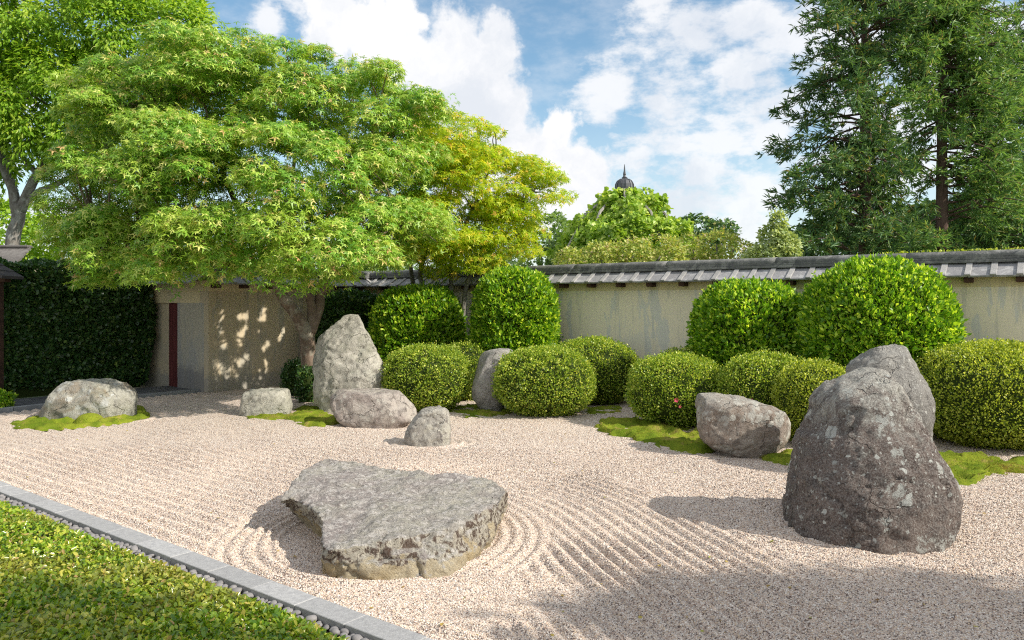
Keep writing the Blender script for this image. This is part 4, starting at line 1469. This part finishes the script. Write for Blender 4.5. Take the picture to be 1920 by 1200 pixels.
def branches_to(root, start_list, targets, r0, r1, mat, name='branch', part='stuff', sag=0.1, seg=5, n=5):
    paths = []
    loc = root.location
    for tgt in targets:
        tgt = Vector(tgt)
        s = min(start_list, key=lambda q: (Vector(q) - tgt).length)
        s = Vector(s)
        mid = s.lerp(tgt, 0.5) + Vector((random.gauss(0, 0.06), random.gauss(0, 0.06), sag)) * (s - tgt).length
        q = smooth_path([(*(s - loc), r0), (*(mid - loc), (r0 + r1) / 2), (*(tgt - loc), r1)], n)
        paths.append(q)
    me = tube_mesh(name, paths, seg)
    o = link(name, me, mat, root, True)
    if part:
        o['kind'] = part
    return o


def blob(px, py, rx, ry, Y, dep):
    c = W(px, py, Y)
    return (c, rx * Y / F, dep, ry * Y / F)


# --- the big maple
ROOTM = Vector((-3.75, 14.4, 0))
maple = tag(empty('maple_tree', ROOTM), 'big spreading maple with layered light green leaves over the tan wall', 'tree')


def mp(px, py, Y, r):
    w = W(px, py, Y) - ROOTM
    return (w.x, w.y, w.z, r)


limbs_m = [[mp(582, 760, 14.4, .20), mp(581, 700, 14.4, .155), mp(578, 650, 14.4, .145), mp(574, 612, 14.4, .15)],
           [mp(576, 625, 14.4, .14), mp(552, 585, 14.2, .11), mp(528, 552, 14.0, .10), mp(490, 470, 13.5, .07), mp(420, 330, 13.4, .04), mp(380, 180, 13.6, .015)],
           [mp(578, 630, 14.4, .12), mp(585, 580, 14.4, .085), mp(570, 520, 14.3, .075), mp(545, 400, 14.0, .05), mp(560, 230, 13.8, .015)],
           [mp(580, 622, 14.4, .12), mp(598, 575, 14.5, .10), mp(604, 530, 14.5, .085), mp(650, 420, 14.2, .055), mp(720, 280, 13.9, .015)],
           [mp(600, 555, 14.5, .06), mp(640, 490, 14.0, .045), mp(740, 430, 13.6, .015)],
           [mp(510, 520, 13.8, .07), mp(400, 460, 13.3, .05), mp(260, 430, 13.2, .03), mp(170, 400, 13.4, .012)],
           [mp(540, 400, 14.0, .05), mp(450, 300, 13.8, .035), mp(300, 220, 13.8, .012)]]
link('trunk', tube_mesh('trunk', [smooth_path(l, 7) for l in limbs_m], 9, 0.12), M_BARK, maple, True)
mb = [blob(420, 175, 165, 105, 13.9, 1.6), blob(620, 215, 165, 110, 13.9, 1.6), blob(265, 225, 130, 115, 14.0, 1.4), blob(195, 345, 105, 115, 13.8, 1.3),
      blob(360, 330, 170, 120, 12.8, 1.4), blob(560, 340, 180, 115, 12.5, 1.4), blob(725, 320, 105, 130, 14.1, 1.9), blob(240, 445, 140, 75, 13.3, 1.2), blob(330, 490, 110, 50, 12.8, 1.0), blob(320, 528, 100, 22, 12.6, .8), blob(215, 505, 80, 32, 13.0, .9), blob(420, 500, 70, 25, 12.4, .7),
      blob(430, 440, 160, 85, 12.2, 1.2), blob(590, 455, 150, 80, 12.1, 1.2), blob(690, 490, 55, 30, 11.9, 0.6), blob(750, 430, 85, 75, 13.9, 1.7), blob(540, 525, 120, 35, 12.4, 0.8), blob(150, 470, 45, 40, 13.2, 0.6),
      blob(790, 230, 40, 50, 13.9, 0.8), blob(620, 385, 90, 50, 13.3, 1.0), blob(500, 420, 80, 50, 12.8, .9)]
# leaves cut away along sun rays to put light flecks on the tan wall
SIDE_D, SIDE_N = np.array([0.5908, 0.8068, 0.0]), np.array([0.8068, -0.5908, 0.0])
SUN_CUTS = []
_rg = random.Random(21)
for (u_, z_, nn) in ((0.25, 1.35, 3), (0.35, 0.95, 3), (0.75, 1.5, 3), (0.75, 1.05, 4), (0.7, 0.7, 3), (1.25, 1.35, 3), (1.35, 0.9, 5), (1.3, 0.5, 4), (1.75, 1.2, 2), (2.2, 1.4, 2), (0.8, 0.25, 2), (1.2, 0.2, 2), (2.6, 1.65, 2)):
    for _ in range(nn):
        q = np.array([-6.17, 15.5, 0.0]) + SIDE_D * (u_ + _rg.gauss(0, 0.07)) + SIDE_N * 0.15
        q[2] = z_ + _rg.gauss(0, 0.13)
        SUN_CUTS.append((q, _rg.uniform(0.05, 0.11)))


def sun_cut_mask(P):
    k = np.ones(len(P), bool)
    sd = np.array(SUN_DIR[:])
    for q, r in SUN_CUTS:
        w = P - q
        a = w @ sd
        k &= ~((np.linalg.norm(w - a[:, None] * sd, axis=1) < r) & (a > 0.3))
    return k


def clump_crown(root, blobs, n_cl, per, rad, leaf, mat, spacing, keep=None, flat=0.62, inner=0.80, front=0.45, fill=0.12, tmpl=STAR):
    """umbrella-shaped clumps of leaves, spaced apart so that dark gaps stay between them"""
    cand, cn = crown_points(blobs, n_cl * 9, front, fill, inner)
    C_, N_ = [], []
    for p, q in zip(cand, cn):
        if keep is not None and not keep(p):
            continue
        if all(((p - c) ** 2 * np.array([1, 1, 1.7])).sum() > spacing ** 2 for c in C_):
            C_.append(p + q * RNG.uniform(-0.38, 0.16))
            N_.append(q)
        if len(C_) >= n_cl:
            break
    C_, N_ = np.array(C_), np.array(N_)
    n = len(C_) * per
    ids = np.repeat(np.arange(len(C_)), per)
    R_ = (rad * RNG.uniform(0.7, 1.25, len(C_)))[ids]
    d = RNG.normal(0, 1, (n, 3))
    d[:, 2] = np.abs(d[:, 2]) - 0.30 * RNG.random(n)
    d = unit(d + N_[ids] * 0.55)
    jag = 1 + 0.5 * fbm(d * 2.6 + ids[:, None] * 3.7, 2)
    jag = jag * np.where(RNG.random(n) < 0.06, RNG.uniform(1.0, 1.25, n), 1.0)
    P = C_[ids] - N_[ids] * (R_ * 0.5)[:, None] + d * (R_ * jag * RNG.uniform(0.72, 1.05, n))[:, None] * np.array([1, 1, flat])
    hor = unit(d * np.array([1, 1, 0.0]) + 1e-6)
    D = unit(hor * 0.8 + np.array([0, 0, -0.45]) + RNG.normal(0, 0.45, (n, 3)))
    N = unit(d * 0.7 + np.array([0.12, -0.1, 0.5]) + RNG.normal(0, 0.32, (n, 3)))
    k = sun_cut_mask(P + D * leaf * 0.5)
    P, N, D = P[k], N[k], D[k]
    leaf_cloud('crown', P - np.array(root.location[:]), N, D, leaf * RNG.uniform(0.6, 1.25, len(P)), tmpl, mat, root, 1.0)
    return C_, N_


def above_foot(p):
    # the canopy keeps clear of the fork of the trunk and of the wall foot
    px_ = 960 + F * p[0] / p[1]
    py_ = HZ + F * (HC - p[2]) / p[1]
    lim = np.interp(px_, [60, 120, 280, 380, 430, 530, 620, 700, 760, 860], [455, 500, 545, 545, 512, 540, 537, 518, 485, 450])
    return py_ < lim


pads, nr = clump_crown(maple, mb, 180, 420, 0.50, 0.092, M_MAPLE, 0.62, above_foot, 0.85, fill=0.05)
clump_crown(maple, mb, 75, 220, 0.60, 0.10, M_MAPLE, 0.5, above_foot, 0.7, 0.2, 0.2, 1.0)
starts = [Vector(p) + ROOTM for l in limbs_m[1:] for p in smooth_path(l, 7)[0]]
branches_to(maple, starts, pads[RNG.choice(len(pads), 150, replace=False)], 0.028, 0.006, M_BARK)

# --- yellow-green maple behind
ROOT2 = Vector(((850 - 960) * 16.3 / F, 16.3, 0))
maple2 = tag(empty('maple_tree', ROOT2), 'smaller yellow green maple on thin stems behind the big maple, tipping right over the wall', 'tree')


def mp2(px, py, Y, r):
    w = W(px, py, Y) - ROOT2
    return (w.x, w.y, w.z, r)


limbs2 = [[mp2(872, 760, 16.2, .06), mp2(868, 600, 16.2, .05), mp2(880, 520, 16.2, .045), mp2(930, 420, 16.2, .03), mp2(1000, 360, 16.2, .01)],
          [mp2(850, 760, 16.3, .06), mp2(846, 540, 16.3, .05), mp2(850, 480, 16.3, .045), mp2(900, 360, 16.4, .03), mp2(930, 290, 16.4, .01)],
          [mp2(800, 760, 16.5, .07), mp2(795, 560, 16.5, .055), mp2(790, 500, 16.5, .05), mp2(840, 380, 16.5, .03), mp2(860, 260, 16.5, .01)],
          [mp2(780, 760, 16.7, .06), mp2(776, 560, 16.7, .05), mp2(770, 500, 16.7, .045), mp2(760, 380, 16.6, .02)]]
link('trunk', tube_mesh('trunk', [smooth_path(l, 7) for l in limbs2], 7, 0.1), M_BARK_G, maple2, True)
mb2 = [blob(765, 478, 75, 28, 15.9, .9), blob(870, 492, 70, 22, 16.0, .8), blob(810, 300, 60, 80, 16.0, 1.3), blob(800, 400, 70, 70, 16.0, 1.3), blob(870, 310, 80, 90, 16.2, 1.6), blob(850, 330, 90, 90, 16.1, 1.6), blob(930, 400, 80, 85, 16.4, 1.1), blob(925, 310, 65, 50, 16.5, 0.9), blob(1005, 345, 50, 28, 16.2, 0.6), blob(1035, 368, 26, 14, 16.1, 0.4), blob(980, 310, 30, 35, 16.3, .5),
       blob(850, 460, 105, 60, 16.1, 1.3), blob(955, 455, 50, 40, 16.3, 0.8), blob(985, 415, 45, 32, 16.2, .6)]
pads, nr = clump_crown(maple2, mb2, 180, 165, 0.46, 0.095, M_MAPLE_Y, 0.38, None, 0.6, 0.75, 0.4, 0.3)
starts = [Vector(p) + ROOT2 for l in limbs2 for p in smooth_path(l, 7)[0][10:]]
branches_to(maple2, starts, pads[RNG.choice(len(pads), 90, replace=False)], 0.018, 0.004, M_BARK_G)

# --- tall tree at far left
YT = 24.0
ROOT3 = Vector(((22 - 960) * YT / F, YT, 0))
tall = tag(empty('tall_tree', ROOT3), 'tall grey trunked tree with feathery bright green leaves at the upper left', 'tree')


def mp3(px, py, r, Y=YT):
    w = W(px, py, Y) - ROOT3
    return (w.x, w.y, w.z, r)


limbs3 = [[mp3(15, 700, .24), mp3(22, 470, .21), mp3(33, 415, .19), mp3(36, 385, .2)],
          [mp3(33, 400, .17), mp3(22, 350, .14), mp3(6, 310, .13), mp3(-10, 230, .1), mp3(-20, 100, .05)],
          [mp3(38, 395, .17), mp3(60, 345, .14), mp3(85, 300, .13), mp3(100, 230, .10), mp3(150, 130, .06), mp3(200, 20, .03)],
          [mp3(38, 392, .13), mp3(70, 362, .11), mp3(110, 343, .09), mp3(180, 300, .06), mp3(250, 200, .03)],
          [mp3(8, 310, .10), mp3(50, 270, .08), mp3(90, 240, .07), mp3(120, 150, .04)],
          [mp3(70, 325, .09), mp3(40, 290, .075), mp3(20, 200, .05), mp3(50, 80, .03)],
          [mp3(-5, 230, .07), mp3(40, 190, .05), mp3(85, 110, .03)]]
link('trunk', tube_mesh('trunk', [smooth_path(l, 7) for l in limbs3], 9, 0.12), M_BARK_G, tall, True)
mb3 = [blob(60, 60, 130, 100, YT, 2.2), blob(220, 50, 120, 95, YT + .5, 2.2), blob(330, 60, 75, 75, YT + .5, 1.6), blob(130, 170, 120, 80, YT, 2.0), blob(40, 200, 90, 65, YT - .6, 1.6),
       blob(260, 140, 90, 80, YT + .5, 1.8), blob(-60, 150, 90, 110, YT, 1.8), blob(90, 250, 90, 38, YT - .5, 1.2), blob(170, 230, 60, 60, YT, 1.2), blob(0, 300, 30, 40, YT + 1, .8)]
pads, nr = crown_points(mb3, 560, 0.5, 0.3, 0.85)
pad_foliage('crown', tall, pads, nr, 100, 0.52, 0.20, LEAF2, M_TALL, 0.36, 0.5, 0.7, 0.2, 0.5)
starts = [Vector(p) + ROOT3 for l in limbs3[1:] for p in smooth_path(l, 7)[0]]
branches_to(tall, starts, pads[RNG.choice(len(pads), 110, replace=False)], 0.045, 0.01, M_BARK_G)


# --- conifers on the right
def conifer(px, Y, trunk_r, tufts, label, mat, tilt=0.0, tuft=0.36, nb=14, blade=0.32):
    root = tag(empty('conifer_tree', ((px - 960) * Y / F, Y, 0)), label, 'tree', 'conifers beyond the long wall')
    loc = Vector(root.location)
    H_ = 15.0
    tr = smooth_path([(0, 0, -0.1, trunk_r * 1.25), (0, 0, 3, trunk_r), (tilt * 0.5, 0, 7, trunk_r * 0.8), (tilt, 0, H_, 0.05)], 8)
    link('trunk', tube_mesh('trunk', [tr], 12, 0.1), M_BARK_R, root, True)
    P_, N_, D_, S_ = [], [], [], []
    paths = []
    for (bx, by, dy, ln, rise) in tufts:
        # a bough from trunk to the photo position, then hanging sprays along it
        tip = W(bx, by, Y + dy)
        base = Vector((loc.x + tilt * 0.4, loc.y, max(1.0, tip.z + rise)))
        mid = base.lerp(tip, 0.55) + Vector((0, 0, 0.12 * (tip - base).length))
        path, rad = smooth_path([(*(base - loc), 0.045), (*(mid - loc), 0.025), (*(tip - loc), 0.008)], 7)
        paths.append((path, rad))
        L_ = (tip - base).length
        m = max(10, int(ln * L_ * 9))
        for k in range(m):
            u = 1 - random.random() ** 1.7 * 0.62
            i = min(len(path) - 1, int(u * (len(path) - 1)))
            p = path[i] + Vector((random.gauss(0, 0.20), random.gauss(0, 0.26), random.gauss(-0.06, 0.15)))
            ax = ((path[-1] - path[0]).normalized() * 0.6 + Vector((random.gauss(0, .6), random.gauss(0, .6), random.gauss(0.1, .4)))).normalized()
            for b_ in range(nb):
                w = random.random()
                q = p + ax * (w * tuft)
                P_.append(q[:])
                sd = Vector((random.gauss(0, .55), random.gauss(0, .55), random.gauss(0, .45)))
                D_.append((ax * 0.9 + sd)[:])
                N_.append((random.gauss(.25, .6), random.gauss(-.4, .6), random.gauss(.6, .5)))
                S_.append(blade * random.uniform(0.55, 1.15) * (1 - 0.3 * w))
    leaf_cloud('crown', np.array(P_), np.array(N_), np.array(D_), np.array(S_), LEAF2, mat, root, 0.17)
    o = link('branch', tube_mesh('branch', paths, 5), M_BARK_R, root, True)
    o['kind'] = 'stuff'
    return root


def tufts_in(region, n, dy=1.6, ln=1.0, rise=0.4):
    """region: list of (px, py, rx, ry)"""
    out = []
    a = [r[2] * r[3] for r in region]
    for k in range(n):
        r = random.choices(region, a)[0]
        while True:
            x, y = random.uniform(-1, 1), random.uniform(-1, 1)
            if x * x + y * y < 1:
                break
        out.append((r[0] + x * r[2], r[1] + y * r[3], random.gauss(0, dy), ln, random.gauss(rise, 0.5)))
    return out


conifer(1622, 25.0, 0.2, tufts_in([(1500, 68, 34, 16), (1540, 105, 45, 18), (1560, 20, 70, 40), (1640, 10, 90, 50), (1640, 105, 70, 35), (1545, 165, 50, 22), (1482, 215, 30, 18), (1530, 240, 48, 26), (1462, 285, 26, 16),
                                   (1500, 322, 48, 20), (1590, 300, 55, 40), (1660, 215, 28, 45), (1470, 375, 32, 20), (1530, 400, 60, 30), (1610, 390, 70, 55), (1680, 330, 40, 60), (1690, 60, 45, 70), (1690, 430, 60, 40),
                                   (1500, 440, 40, 26), (1630, -80, 100, 60), (1560, 445, 80, 30), (1660, 450, 60, 30), (1620, 150, 50, 60), (1620, 320, 60, 60)], 215, 1.1, 0.85),
        'dark green conifer with drooping boughs left of the bare reddish trunk', M_CONIFER)
conifer(1766, 27.0, 0.21, tufts_in([(1760, 60, 90, 80), (1850, 110, 80, 90), (1840, 230, 80, 60), (1880, 310, 60, 60), (1720, 130, 40, 60), (1800, -60, 120, 80), (1900, 380, 60, 40), (1710, 440, 50, 40), (1700, 320, 40, 60), (1830, 330, 50, 40), (1830, 440, 60, 30), (1870, 200, 60, 60), (1715, 170, 30, 70), (1700, 60, 40, 60)], 285, 1.3, 0.85),
        'olive conifer with a bare reddish trunk above the wall roof', M_CONIFER_O)
conifer(1950, 31.0, 0.25, tufts_in([(1900, 400, 80, 70), (1830, 420, 70, 60), (1960, 250, 80, 120), (1900, 60, 60, 60), (1780, 440, 60, 40), (1960, 100, 60, 100)], 150, 1.5, 0.9),
        'shadowy dark conifer filling the gap at the far right edge', M_CONIFER)


# ------------------------------------------------------------------ vine covered pavilion far behind the wall
YP = 38.0
PX = 1171
pav = tag(empty('garden_pavilion', ((PX - 960) * YP / F, YP, 0)), 'garden pavilion with a dark ribbed lead dome and spike rising from green vines', 'pavilion')
zdome0 = HC - (357 - HZ) * YP / F


def lathe(name, prof, seg, mat, parent):
    V, Fc = [], []
    for (r, z) in prof:
        for k in range(seg):
            an = 2 * math.pi * k / seg
            V.append((r * math.cos(an), r * math.sin(an), z))
    for i in range(len(prof) - 1):
        for k in range(seg):
            k2 = (k + 1) % seg
            Fc.append((i * seg + k, i * seg + k2, (i + 1) * seg + k2, (i + 1) * seg + k))
    Fc.append(tuple((len(prof) - 1) * seg + k for k in range(seg)))
    return link(name, poly_mesh(name, V, Fc), mat, parent, False)


dome = lathe('dome', [(0.47, zdome0), (0.50, zdome0 + .04), (0.46, zdome0 + .06), (0.46, zdome0 + .14), (0.44, zdome0 + .30), (0.36, zdome0 + .45), (0.22, zdome0 + .55), (0.14, zdome0 + .58)], 16, M_LEAD, pav)
ribs = []
for k in range(12):
    an = 2 * math.pi * k / 12
    ribs.append(([Vector((math.cos(an) * r, math.sin(an) * r, zdome0 + z)) for r, z in ((.47, .1), (.45, .3), (.37, .45), (.22, .555))], [0.02] * 4))
for rb in ribs:
    link('rib', tube_mesh('rib', [rb], 5), M_LEAD, dome)
lathe('finial', [(0.12, zdome0 + .58), (0.15, zdome0 + .62), (0.09, zdome0 + .66), (0.065, zdome0 + .74), (0.075, zdome0 + .80), (0.045, zdome0 + .95), (0.012, zdome0 + 1.28)], 10, M_LEAD, pav)
zt = zdome0
ze = HC - (470 - HZ) * YP / F
for k in range(10):
    an = 2 * math.pi * (k + 0.3) / 10
    link('rafter', tube_mesh('rafter', [([Vector((math.cos(an) * 0.45, math.sin(an) * .45, zt)), Vector((math.cos(an) * 2.0, math.sin(an) * 2.0, (zt + ze) / 2 + .25)), Vector((math.cos(an) * 2.9, math.sin(an) * 2.9, ze + .1)), Vector((math.cos(an) * 3.0, math.sin(an) * 3.0, 0))], [.07] * 4)], 5), M_TIMBER_G, pav)
vine = tag(empty('climbing_vine', ((PX - 960) * YP / F, YP, 0)), 'bright green climbing vine smothering the pavilion roof below the dome', 'vine')
n = 15000
u = RNG.random(n) ** 0.6
an = RNG.random(n) * 2 * np.pi
prof_r = np.interp(u, [0, 0.12, 0.35, 0.6, 0.8, 1.0], [0.38, 0.70, 1.42, 2.25, 2.9, 3.2])
prof_z = np.interp(u, [0, 0.12, 0.35, 0.6, 0.8, 1.0], [zt - 0.12, zt - .30, zt - .95, zt - 1.7, zt - 2.4, zt - 3.6])
P = np.stack([np.cos(an) * prof_r, np.sin(an) * prof_r, prof_z], 1)
lm = fbm(P * 1.3, 3)
holes = fbm(P * 1.1 + 11, 2) > -0.17
o_ = unit(np.stack([np.cos(an), np.sin(an), 0.7 + 0 * an], 1))
P = P + o_ * (lm * 2.1 * np.clip(u * 4, 0.15, 1) + RNG.normal(0, .1, n))[:, None]
P, o_ = P[holes], o_[holes]
n = len(P)
D = unit(o_ * .5 + RNG.normal(0, .6, (n, 3)) + np.array([0, 0, -.3]))
N = unit(o_ + RNG.normal(0, .45, (n, 3)))
leaf_cloud('foliage', P, N, D, RNG.uniform(.14, .28, n), LEAF4, M_VINE, vine, 1.1)
# wandering shoots
sp, sd = [], []
paths = []
for k in range(16):
    a0 = random.uniform(0, 6.28)
    r0_ = random.uniform(.5, 2.2)
    z0_ = zt - (r0_ - .5) * 0.95
    p = Vector((math.cos(a0) * r0_, math.sin(a0) * r0_, z0_))
    dv = Vector((math.cos(a0), math.sin(a0), random.uniform(.2, .8))).normalized()
    pts = [p + dv * (j * .14) + Vector((0, 0, -.012 * j * j)) for j in range(8)]
    paths.append((pts, [.012] * 8))
    for q in pts:
        for _ in range(5):
            sp.append((q + Vector((random.gauss(0, .06), random.gauss(0, .06), random.gauss(0, .06))))[:])
            sd.append((random.gauss(0, 1), random.gauss(0, 1), random.gauss(0, 1)))
for q in paths:
    link('stem', tube_mesh('stem', [q], 4), M_BARK_G, vine)
leaf_cloud('shoots', np.array(sp), RNG.normal(0, 1, (len(sp), 3)), np.array(sd), RNG.uniform(.10, .2, len(sp)), LEAF2, M_VINE, vine, 1.0)


# ------------------------------------------------------------------ shrubs and trees beyond the wall
def mass(name, blobs, label, cat, mat, n_pads, per, pad_r, leaf, group='shrubs and trees beyond the wall', width=0.8, up=0.5, tmpl=LEAF2):
    c0 = blobs[0][0]
    root = tag(empty(name, (c0.x, c0.y, 0)), label, cat, group)
    pads, nr = crown_points(blobs, n_pads, 0.7, 0.3, 0.7)
    pad_foliage('crown', root, pads, nr, per, pad_r, leaf, tmpl, mat, width, 0.3, up, 0.2, 0.1)
    tr = []
    for b_ in blobs[:4]:
        q = b_[0] - Vector(root.location)
        tr.append(smooth_path([(q.x * .3, q.y * .3, -0.1, .12), (q.x * .7, q.y * .7, q.z * .6, .09), (q.x, q.y, q.z, .03)], 5))
    link('trunk', tube_mesh('trunk', tr, 6, 0.1), M_BARK_G, root, True)
    # twiggy inside so the crown is not see-through
    return root


mass('background_shrub', [blob(1085, 492, 45, 26, 24, 1.0), blob(1130, 482, 40, 28, 24, 1.0), blob(1190, 476, 42, 28, 24, 1.2), blob(1240, 478, 45, 36, 24, 1.2), blob(1150, 515, 110, 24, 24, 1.2)],
     'olive shrub with greyish sprays directly under the vine pavilion', 'shrub', M_SHRUB_O, 170, 50, .32, .10)
mass('background_shrub', [blob(1300, 466, 40, 30, 25, 1.2), blob(1345, 458, 38, 26, 25, 1.2), blob(1375, 468, 30, 26, 25, 1.0), blob(1330, 505, 90, 30, 25, 1.2), blob(1405, 490, 24, 18, 25, .8)],
     'yellow green shrub above the wall roof right of the pavilion', 'shrub', M_SHRUB_O, 140, 50, .32, .10)
mass('background_tree', [blob(1030, 440, 55, 40, 42, 2), blob(1015, 480, 55, 40, 42, 2), blob(1065, 470, 40, 40, 42, 2)],
     'blue green trees glimpsed left of the pavilion', 'tree', M_SHRUB_G, 120, 45, .5, .2)
mass('background_tree', [blob(1300, 425, 35, 18, 55, 2), blob(1345, 428, 30, 16, 55, 2), blob(1320, 450, 60, 25, 55, 2)],
     'distant dark treetops right of the pavilion', 'tree', M_CONIFER, 90, 45, .5, .25)
mass('background_tree', [blob(1452, 452, 24, 30, 22, .6), blob(1456, 425, 9, 30, 22, .3), blob(1435, 480, 40, 22, 22, .6), blob(1478, 468, 14, 28, 22, .4), blob(1440, 440, 8, 25, 22, .3)],
     'pale young upright tree beside the dark conifer', 'tree', M_SHRUB_P, 130, 45, .2, .10)
mass('background_tree', [blob(40, 440, 90, 60, 33, 2.5), blob(-60, 430, 90, 70, 33, 2.5), blob(130, 450, 70, 50, 33, 2.5), blob(230, 460, 80, 40, 33, 2.5)],
     'sunlit yellow green trees beyond the hedge at far left', 'tree', M_TALL, 200, 50, .55, .2)
mass('background_tree', [blob(1600, 470, 130, 60, 34, 2.5), blob(1760, 450, 130, 70, 36, 2.5), blob(1900, 440, 110, 80, 36, 2.5)],
     'dark undergrowth closing the view under the conifers', 'tree', M_CONIFER, 260, 50, .6, .28)
mass('background_tree', [blob(560, 520, 260, 60, 30, 2.5), blob(840, 500, 160, 50, 32, 2.5), blob(300, 510, 150, 50, 30, 2.5)],
     'green trees seen in gaps under the maple crowns', 'tree', M_SHRUB_G, 160, 45, .6, .25)

# little plants growing on the roof coping at far right
sprig = tag(empty('roof_sprigs', (CORNER[0], CORNER[1], 0), ANG_W), 'yellow green sprigs growing along the top of the roof coping at far right', 'plants')
n = 420
xs = np.concatenate([RNG.uniform(11.6, 16.5, 300), RNG.normal(13.4, .5, 60), RNG.normal(12.7, .3, 60)])
P = np.stack([xs, RNG.normal(-.03, .03, n), 2.565 + 0 * xs], 1)
leaf_cloud('leaves', P, RNG.normal(0, 1, (n, 3)), unit(np.stack([RNG.normal(0, .6, n), RNG.normal(0, .6, n), np.ones(n)], 1)), RNG.uniform(.02, .055, n), LEAF2, M_AZALEA_Y, sprig, .7)

# ------------------------------------------------------------------ buildings at the left edge
hut = tag(empty('garden_hut', W(-60, 700, 13.4) * 1.0), 'dark roofed timber hut cut off by the left edge', 'building')
hl = Vector(hut.location)
hut.location = (hl.x, hl.y, 0)
rt, re_ = W(-120, 430, 13.4), W(28, 518, 13.4)
dx = re_.x - hl.x
for k in range(8):
    f0, f1 = k / 8, (k + 1) / 8
    a_, b_ = re_.lerp(rt, f0), re_.lerp(rt, f1)
    V = []
    for (p, dz) in ((a_, 0), (b_, -0.012)):
        for y_ in (-0.35, 0.25):
            V.append((p.x - hl.x, y_, p.z + dz))
            V.append((p.x - hl.x, y_, p.z + dz - 0.05))
    link('tile_course', poly_mesh('tile_course', V, [(0, 2, 6, 4), (1, 5, 7, 3), (0, 1, 3, 2), (4, 6, 7, 5), (0, 4, 5, 1), (2, 3, 7, 6)]), M_DARKTILE, hut)
link('post', box_mesh('post', W(-16, 0, 13.4).x - hl.x, W(-1, 0, 13.4).x - hl.x, -0.05, 0.12, 0.18, re_.z - 0.04, .006), M_WOOD_D, hut)
link('footing', box_mesh('footing', W(-16, 0, 13.4).x - hl.x, W(6, 0, 13.4).x - hl.x, -0.08, 0.15, -0.05, 0.18, .01), M_PAVE, hut)
link('eave_beam', box_mesh('eave_beam', -1.2, W(14, 0, 13.4).x - hl.x, -0.06, 0.1, re_.z - 0.1, re_.z - 0.02, .006), M_WOOD_D, hut)

lodge = tag(empty('garden_lodge', ((0 - 960) * 17.5 / F, 17.5, 0)), 'weathered grey tiled ridge showing above the hedge at far left', 'building')
ll = Vector(lodge.location)
za, zb = W(0, 464, 17.5).z, W(0, 492, 17.5).z
xr = W(58, 470, 17.5).x - ll.x
for k in range(7):
    z1, z0_ = za - (za - zb) * 1.3 * k / 7, za - (za - zb) * 1.3 * (k + 1) / 7
    y1, y0_ = -0.1 * k, -0.1 * (k + 1)
    off_ = 0.02
    xe = xr + 0.012 * k
    V = [(-2.5, y1 - off_, z1), (xe, y1 - off_, z1), (xe, y0_ - off_, z0_), (-2.5, y0_ - off_, z0_), (-2.5, y1, z1 - .05), (xe, y1, z1 - .05), (xe, y0_, z0_ - .03), (-2.5, y0_, z0_ - .03)]
    link('tile_course', poly_mesh('tile_course', V, [(3, 2, 1, 0), (4, 5, 6, 7), (0, 1, 5, 4), (2, 3, 7, 6), (1, 2, 6, 5), (0, 4, 7, 3)]), M_OLDTILE, lodge)
link('ridge', box_mesh('ridge', -2.5, xr - .02, -0.08, 0.12, za - .02, za + .05, .02), M_OLDTILE, lodge)
link('wall', box_mesh('wall', -2.5, xr - 0.15, -0.45, 0.6, 0, zb - .12), M_PLASTER_L, lodge)


# ------------------------------------------------------------------ trees to the right of the viewer whose shade falls across the near gravel and lawn
def shade_tree(cx, cy, cz, r, label, n_pads, per, root_xy):
    root = tag(empty('shade_tree', (root_xy[0], root_xy[1], 0)), label, 'tree')
    bl = [(Vector((cx, cy, cz)), r, r, r * .7), (Vector((cx + r * .8, cy - r * .5, cz + .3)), r * .8, r * .8, r * .6), (Vector((cx + .3 * r, cy - r * .9, cz - .2)), r * .8, r * .8, r * .6)]
    pads, nr = crown_points(bl, n_pads, 0.0, 0.4, .9)
    pad_foliage('crown', root, pads, nr, per, .45, .16, LEAF2, M_TALL, .7, .3, .6, .25, .2)
    q = Vector((cx - root_xy[0], cy - root_xy[1], cz))
    link('trunk', tube_mesh('trunk', [smooth_path([(0, 0, -.1, .22), (q.x * .2, q.y * .2, cz * .5, .16), (q.x, q.y, cz, .05)], 8)], 9, .1), M_BARK_G, root, True)


def caster(gx, gy, tlen):
    p = Vector((gx, gy, 0)) + SUN_DIR * tlen
    return p


c1 = caster(2.7, 2.98, 11.0)
shade_tree(c1.x, c1.y, c1.z, 2.0, 'leafy tree out of view on the right shading the near gravel', 220, 80, (c1.x + 1.5, c1.y - 1.2))
c2 = caster(-2.6, 3.35, 11.5)
shade_tree(c2.x, c2.y, c2.z, 1.25, 'leafy tree out of view behind the viewer shading the near lawn', 120, 90, (c2.x + 1.0, c2.y - 2.6))
